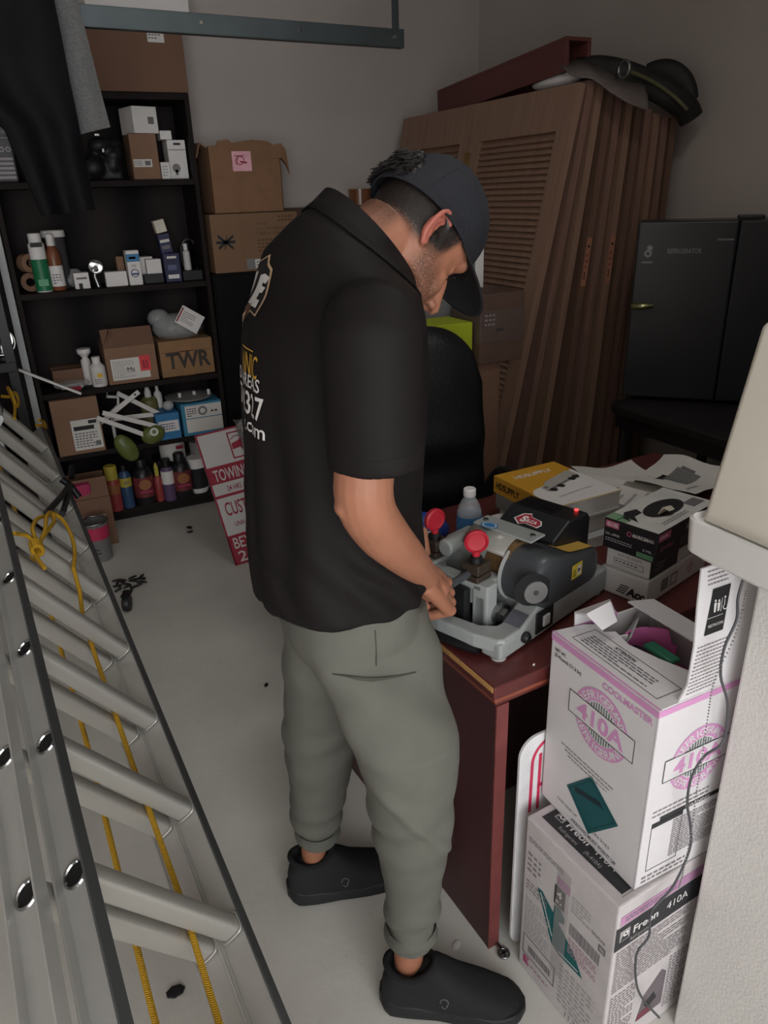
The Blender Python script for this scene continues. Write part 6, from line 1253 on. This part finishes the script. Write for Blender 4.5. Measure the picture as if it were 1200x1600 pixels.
# stitched hems
hm_ = MB()
def girdle(pts_fn, n, r, m, MBx): MBx.tube([pts_fn(2*PI*i/n) for i in range(n+1)], r, m, 6)
for off in (.028,):
    P_ = []
    for i in range(61):
        a = 2*PI*i/60; o_ = sl_end-sl_ax*off; u_ = np.cross(sl_ax, [0,1,0]); u_ /= np.linalg.norm(u_); v_ = np.cross(sl_ax, u_)
        dd = u_*math.cos(a)+v_*math.sin(a); h_ = bv.ray_cast(V(o_+dd*.2), V(-dd)); P_.append(h_[0]+V(dd)*.0004 if h_[0] else V(o_+dd*.075))
    P_ = [q for q in P_ if (V(q)-V(o_)).length < .10]; hm_.tube(P_, .0016, mat('seam_thread', (11,10,10), .9), 5)
obj('sleeve_hem', hm_, sh_o, smooth=60, world=True)
# printing on his back, laid onto the cloth
def dense(vs, fs, L=.006):
    bm = bmesh.new(); vv = [bm.verts.new((a, b, 0)) for a, b in vs]
    for f in fs:
        try: bm.faces.new([vv[i] for i in f])
        except ValueError: pass
    bmesh.ops.triangulate(bm, faces=bm.faces[:])
    for _ in range(4):
        es = [e for e in bm.edges if e.calc_length() > L]
        if not es: break
        bmesh.ops.subdivide_edges(bm, edges=es, cuts=1); bmesh.ops.triangulate(bm, faces=[f for f in bm.faces if len(f.verts) > 3])
    bm.verts.index_update(); r = [(v.co.x, v.co.y) for v in bm.verts], [tuple(v.index for v in f.verts) for f in bm.faces]; bm.free(); return r
def on_back(MBx, vs, fs, m, lift=.0030):
    out = []; vs, fs = dense(vs, fs)
    for (y, z) in vs:
        h_ = bv.ray_cast(V((-.4, y, z)), V((1,0,0))); out.append((h_[0]+h_[1]*lift) if h_[0] else V((.31, y, z)))
    MBx.add(out, fs, m)
def back_text(MBx, body, yr, z, h, m, w, bold=.0, ital=0.):
    vs, f_, x0, x1, y0, y1 = text_geo(body, bold); k = w/(x1-x0); kh = h/.73
    on_back(MBx, [(yr+w-(x-x0)*k-ital*y*kh, z+y*kh) for x, y in vs], f_, m)     # letters run from his left (+Y) to his right
WPR = mat('white_print', (205,202,200), .7); GPR = mat('gold_print', (196,150,52), .6); TAN = mat('tan_outline', (190,160,128), .6)
def bpt(x, y):
    "a point on the visible edge of his back -> (Y, z)"
    for k in range(40):
        h_ = bv.ray_cast(CAM, ray(x+k, y).normalized())
        if h_[0] and h_[0].y < 1.6: return (h_[0].y, h_[0].z)
    return (1.2, 1.3)
pr = MB()
for body, x, y, h, w, m, bd, it in [('NNIC', 403, 594, .036, .085, GPR, .0, 0), ('D AREAS', 407, 615, .021, .135, WPR, .01, 0), ('7-4327', 414, 660, .038, .145, WPR, .01, 0), ('TECH.com', 416, 688, .024, .17, WPR, .01, 0)]:
    yy, zz = bpt(x, y); back_text(pr, body if body != 'TECH.com' else 'y.com', yy, zz, h, m, w if body != 'TECH.com' else .10, bd)
yy, zz = bpt(398, 551); on_back(pr, [(yy, zz), (yy+.07, zz), (yy+.07, zz+.002), (yy, zz+.002)], [(0,1,2,3)], GPR)
obj('back_lettering', pr, sh_o, world=True)
lg = MB(); LBK = mat('logo_black', (16,15,16), .7)
outl = [(426,398),(424,412),(429,421),(401,496),(393,487),(380,512),(377,505),(380,470),(392,430),(410,408)]
def fan(pts, m, lift):
    q = [bpt(*p) for p in pts]; cy, cz = sum(a for a, _ in q)/len(q), sum(b for _, b in q)/len(q); vs = [(cy, cz)]; fs = []
    n = len(q); K = 5
    for k in range(1, K+1): vs += [(cy+(a-cy)*k/K, cz+(b-cz)*k/K) for a, b in q]
    for i in range(n): fs.append((0, 1+i, 1+(i+1) % n))
    for k in range(1, K):
        for i in range(n): a = 1+(k-1)*n+i; b = 1+(k-1)*n+(i+1) % n; fs.append((a, a+n, b+n, b))
    on_back(lg, vs, fs, m, lift)
fan(outl, TAN, .0030); cxp = sum(p[0] for p in outl)/10; cyp = sum(p[1] for p in outl)/10
fan([(cxp+(x-cxp)*.88, cyp+(y-cyp)*.93) for x, y in outl], LBK, .0038)
for pl_ in ([(419,428),(412,430),(392,474),(398,479)], [(419,428),(426,434),(419,444),(413,440)], [(411,446),(419,450),(413,459),(406,457)], [(401,467),(409,471),(403,483),(394,478)], [(409,424),(404,426),(387,462),(390,466)], [(401,420),(397,424),(384,455),(386,459)]): fan(pl_, WPR, .0046)
fan([(386,480),(398,474),(392,488),(384,497)], mat('brown_print', (120,86,60), .7), .0046); fan([(381,492),(390,487),(384,505)], TAN, .0050)
obj('back_emblem', lg, sh_o, world=True)

# ---- joggers
PANT = mat('olive_grey_fabric', (96,96,88), .8, var=.05, scale=20, bump=.04, bscale=500)
T = MB()
def leg(tab, Ys, bk):
    rings = []
    y0_, y1_ = tab[0][0], tab[-1][0]
    for (y, xl, xr), Y in zip(tab, Ys):
        y -= 40*(y-y0_)/(y1_-y0_); c, a = sil(y, xl, xr, Y, bk); b_ = min(a*1.02, .085); c2, a = sil(y, xl, xr, Y, b_); rings.append(sell(c2, a, b_, 0, 2.2, nn=36))
    T.loft(rings, PANT)
nearT = [(950,470,668),(985,478,673),(1030,490,685),(1076,508,696),(1130,532,709),(1165,550,714),(1204,568,716),(1262,573,711),(1332,587,700),(1406,601,691),(1443,601,688),(1468,602,684),(1486,607,678),(1500,611,672)]
leg(nearT, np.interp([t[0] for t in nearT], [950,1076,1165,1500], [1.075,1.02,.96,.95]), .07)
farT = [(960,440,600),(1000,442,590),(1076,443,570),(1130,443,560),(1204,445,553),(1240,449,546),(1270,452,540),(1300,454,533),(1318,461,528),(1334,467,525),(1344,470,523)]
leg(farT, np.interp([t[0] for t in farT], [960,1150,1344], [1.17,1.275,1.302]), .07)
T.loft([sell((.452,1.125,z), a, b_, 0, 2.4, nn=40) for z, a, b_ in ((1.02,.115,.150),(.95,.118,.155),(.90,.120,.160),(.85,.112,.150),(.82,.08,.11))], PANT)
co_, no_, fs_ = remesh(T, .005, 4, .5)
def pf(p):
    x, y, z = p; near = y < 1.12; d = .006*noise.noise(V((x*7,y*7,z*6)))+.003*noise.noise(V((x*16,y*16,z*11)))
    zl = (.22 if near else .23)
    d += .0060*math.exp(-((z-zl)/.08)**2)*math.sin(95*z+9*(x+y)*(1 if near else -1)+2*noise.noise(V((x*10,y*10,z*4))))
    d += .006*math.exp(-((z-.50)/.08)**2)*math.sin(60*z-30*x+2.5*noise.noise(V((x*6,y*6,z*6))))*(1 if near else .6)
    d += .008*math.exp(-((z-.82)/.10)**2)*math.sin(34*x+38*z)*(.8 if near else .5)
    ridge = (z-.62)-(x-.43)*-1.4
    d += .008*math.exp(-(ridge/.02)**2)*(1 if near else 0)
    return d
co_ = np.array([q+n*pf(q) for q, n in zip(co_, no_)])
pants = obj('joggers', MB().add([tuple(q) for q in co_], fs_, PANT), man, smooth=180, world=True)
pbv = BVHTree.FromPolygons([V(q) for q in co_], fs_)
for (y0, Y, r0) in ((1493, .95, .0), (1339, 1.302, .0)):
    tb = nearT if Y < 1 else farT; t2, t1 = [(t[0]-39, t[1], t[2]) for t in tb[-2:]]; c, a = sil(*t2, Y, .035); c, a = sil(*t2, Y, a); c1, a1 = sil(*t1, Y, a)
    cu = MB(); cu.loft([sell((c[0],c[1],c[2]+.012), a*1.03, a*1.05, 0, 2, nn=36), sell(c, a*1.025, a*1.045, 0, 2, nn=36), sell(c1, a1*1.0, a1*1.02, 0, 2, nn=36), sell((c1[0],c1[1],c1[2]-.006), a1*.96, a1*.98, 0, 2, nn=36)], wave_mat('cuff_knit', (96,97,89), 60, 'DIAGONAL', .3, .85), cap=(False, False)); obj('cuff', cu, pants, smooth=60, world=True)
pk = MB()
def on_pants(px, lift=.0015):
    h_ = pbv.ray_cast(CAM, ray(*px).normalized()); return h_[0]+h_[1]*lift if h_[0] else None
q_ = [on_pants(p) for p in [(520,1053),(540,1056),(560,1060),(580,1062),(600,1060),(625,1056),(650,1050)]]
pk.tube([q for q in q_ if q], [.0012,.002,.0035,.004,.003,.0018,.001][:len([q for q in q_ if q])], mat('pocket_dark_cloth', (70,70,64), .9), 6); obj('pocket_slit', pk, pants, smooth=60, world=True)  # pocket line drawn as a tube of darker cloth colour
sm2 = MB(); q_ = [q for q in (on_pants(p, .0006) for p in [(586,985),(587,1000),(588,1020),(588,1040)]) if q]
if len(q_) > 1: sm2.tube(q_, .0012, mat('pocket_dark_cloth', (70,70,64), .9), 5); obj('side_seam', sm2, pants, smooth=60, world=True)

# ---- shoes
SHOE = mat('black_knit_shoe', (24,25,26), .85, var=.1, bump=.12, bscale=350); SOLE = mat('black_sole', (27,28,30), .6, var=.06)
def shoe(heel, toe, side, name_lbl):
    dr_ = (toe-heel).normalized(); lt = V((-dr_.y, dr_.x, 0)); Ls = .302; o0 = heel-dr_*.014
    M = Matrix(((dr_.x, lt.x, 0, o0.x), (dr_.y, lt.y, 0, o0.y), (0,0,1,0), (0,0,0,1)))
    prof = [(.000,.022,.070),(.010,.035,.108),(.035,.041,.120),(.065,.042,.118),(.095,.043,.130),(.115,.044,.138),(.14,.047,.120),(.16,.049,.104),(.19,.052,.088),(.22,.053,.074),(.255,.049,.060),(.28,.037,.044),(.297,.020,.034)]
    mb = MB(); rings = []
    for x, w_, h in prof:
        ring = []
        for k in range(24):
            t = PI*k/23; c_, s_ = math.cos(t), math.sin(t); yc = .006*side*math.sin(x/Ls*PI)
            ring.append((x, yc+w_*math.copysign(abs(c_)**.75, c_), .022+(h-.022)*abs(s_)**.72))
        rings.append(ring)
    mb.loft(rings, SHOE); so = obj('shoe', MB().add([tuple(M @ V(q)) for q in mb.v], mb.f, SHOE), man, smooth=60, world=True)
    sb = MB(); rings = []
    N = 26
    for k in range(N+1):
        x = -.006+(.312)*k/N; u = k/N; w_ = float(np.interp(x, [-.006,.0,.02,.06,.12,.19,.23,.265,.29,.306], [.010,.024,.040,.044,.045,.053,.055,.050,.036,.010])); yc = .006*side*math.sin(max(0, min(1, u))*PI)
        lift = .012*max(0, (u-.86)/.14)**2+.010*max(0, (.08-u)/.08)**2; wav = .004*math.sin(u*2*PI*5.5)*(.08 < u < .85)
        zt = .036+.012*max(0, (.3-u)/.3)+.002*math.sin(u*30)
        rings.append([(x, yc-w_, lift+.003), (x, yc-w_*1.05, (lift+zt)*.45+wav), (x, yc-w_*.98, zt), (x, yc+w_*.98, zt), (x, yc+w_*1.05, (lift+zt)*.45+wav), (x, yc+w_, lift+.003)])
    sb.loft(rings, SOLE); obj('sole', MB().add([tuple(M @ V(q)) for q in sb.v], sb.f, SOLE), so, world=True, bev=.003, smooth=40)
    cm = MB(); cm.tube([(.012+.05+.052*math.cos(a), .036*math.sin(a), .116+.020*math.cos(a)**2*(1 if math.cos(a) > 0 else .5)+.004) for a in np.linspace(0, 2*PI, 33)], .007, mat('black_sock_lining', (16,17,18), .9), 8); obj('shoe_collar', MB().add([tuple(M @ V(q)) for q in cm.v], cm.f, mat('black_sock_lining', (16,17,18))), so, smooth=60, world=True)
    lin_ = MB(); lin_.loft([[M @ V((.062+k_*.050*math.cos(a)*(1 if q_ else 1), k_*.036*math.sin(a), z_+(.018*math.cos(a)**2*(1 if math.cos(a) > 0 else .5) if q_ else 0))) for a in np.linspace(0, 2*PI, 29)[:-1]] for k_, z_, q_ in ((1.0,.119,1),(.84,.108,1),(.72,.094,0))], mat('black_sock_lining', (16,17,18)), cap=(False,False)); obj('shoe_lining', lin_, so, smooth=60, world=True)
    bvs = BVHTree.FromPolygons([M @ V(q) for q in mb.v], mb.f); lg_ = MB()
    def onshoe(x, z): 
        h_ = bvs.ray_cast(M @ V((x, -side*.2 if False else -.2, z)), M.to_3x3() @ V((0,1,0))); return h_[0]+h_[1]*.001 if h_[0] else M @ V((x,-.05,z))
    GL = mat('grey_logo', (96,97,98), .6); lg_.tube([onshoe(.135+.0085*math.cos(a), .066+.0085*math.sin(a)) for a in np.linspace(R(-60), R(200), 14)], .0011, GL, 5); lg_.tube([onshoe(.130+.010*t, .055-.006*math.sin(t*PI)) for t in np.linspace(0, 1.2, 7)], .0011, GL, 5)
    obj('shoe_logo', lg_, so, smooth=60, world=True)
shoe(heelN, toeN, 1, ''); shoe(heelF, toeF, -1, '')

# ------------------------------------------------------------------ scraps, and groups of look-alikes
for lab, x, y, z, s_ in (('white paint fleck on the desk edge near the man', 708, 1005, DZ, .007), ('tiny white fleck on the desk corner under the key machine', 834, 1040, DZ, .004), ('torn white paper scrap on the floor by the desk foot', 713, 1478, 0, .016)):
    q = onz(x, y, z); o = obj('white_fleck', MB().ell((0,0,0), (s_, s_*.55, .0022), WHITE, 8, 6)); o.location = (q.x, q.y, z+.0025); o.rotation_euler = (0, 0, .5); tag(o, lab, 'scrap', 'white scraps near the desk')
GRP = {'chemical_jug': 'black chemical jugs on the bottom shelf', 'white_bracket': 'white slotted brackets fanned out on the shelf', 'debris_flake': 'dark flakes on the floor', 'green_packet': 'green plastic packets on the shelf',
 'spray_can': 'spray cans on the bookshelf', 'refrigerant_box': 'stacked refrigerant boxes', 'paper_sheet': 'loose papers on the desk', 'parts_box': 'parts boxes under the glove box', 'rope_hank': 'yellow rope hanks at the far ladder end', 'bookshelf': 'dark bookshelves on the back wall'}
for o in list(COL.objects):
    k = o.name.split('.')[0]
    if o.parent is None and k in GRP and 'label' in o: o['group'] = GRP[k]
for nm in ('espresso_laminate', 'shelf_back_panel', 'black_cabinet', 'black_cloth', 'black_polo'):
    b_ = MC[nm].node_tree.nodes['Principled BSDF']; b_.inputs['Specular IOR Level'].default_value = .14; b_.inputs['Roughness'].default_value = .62
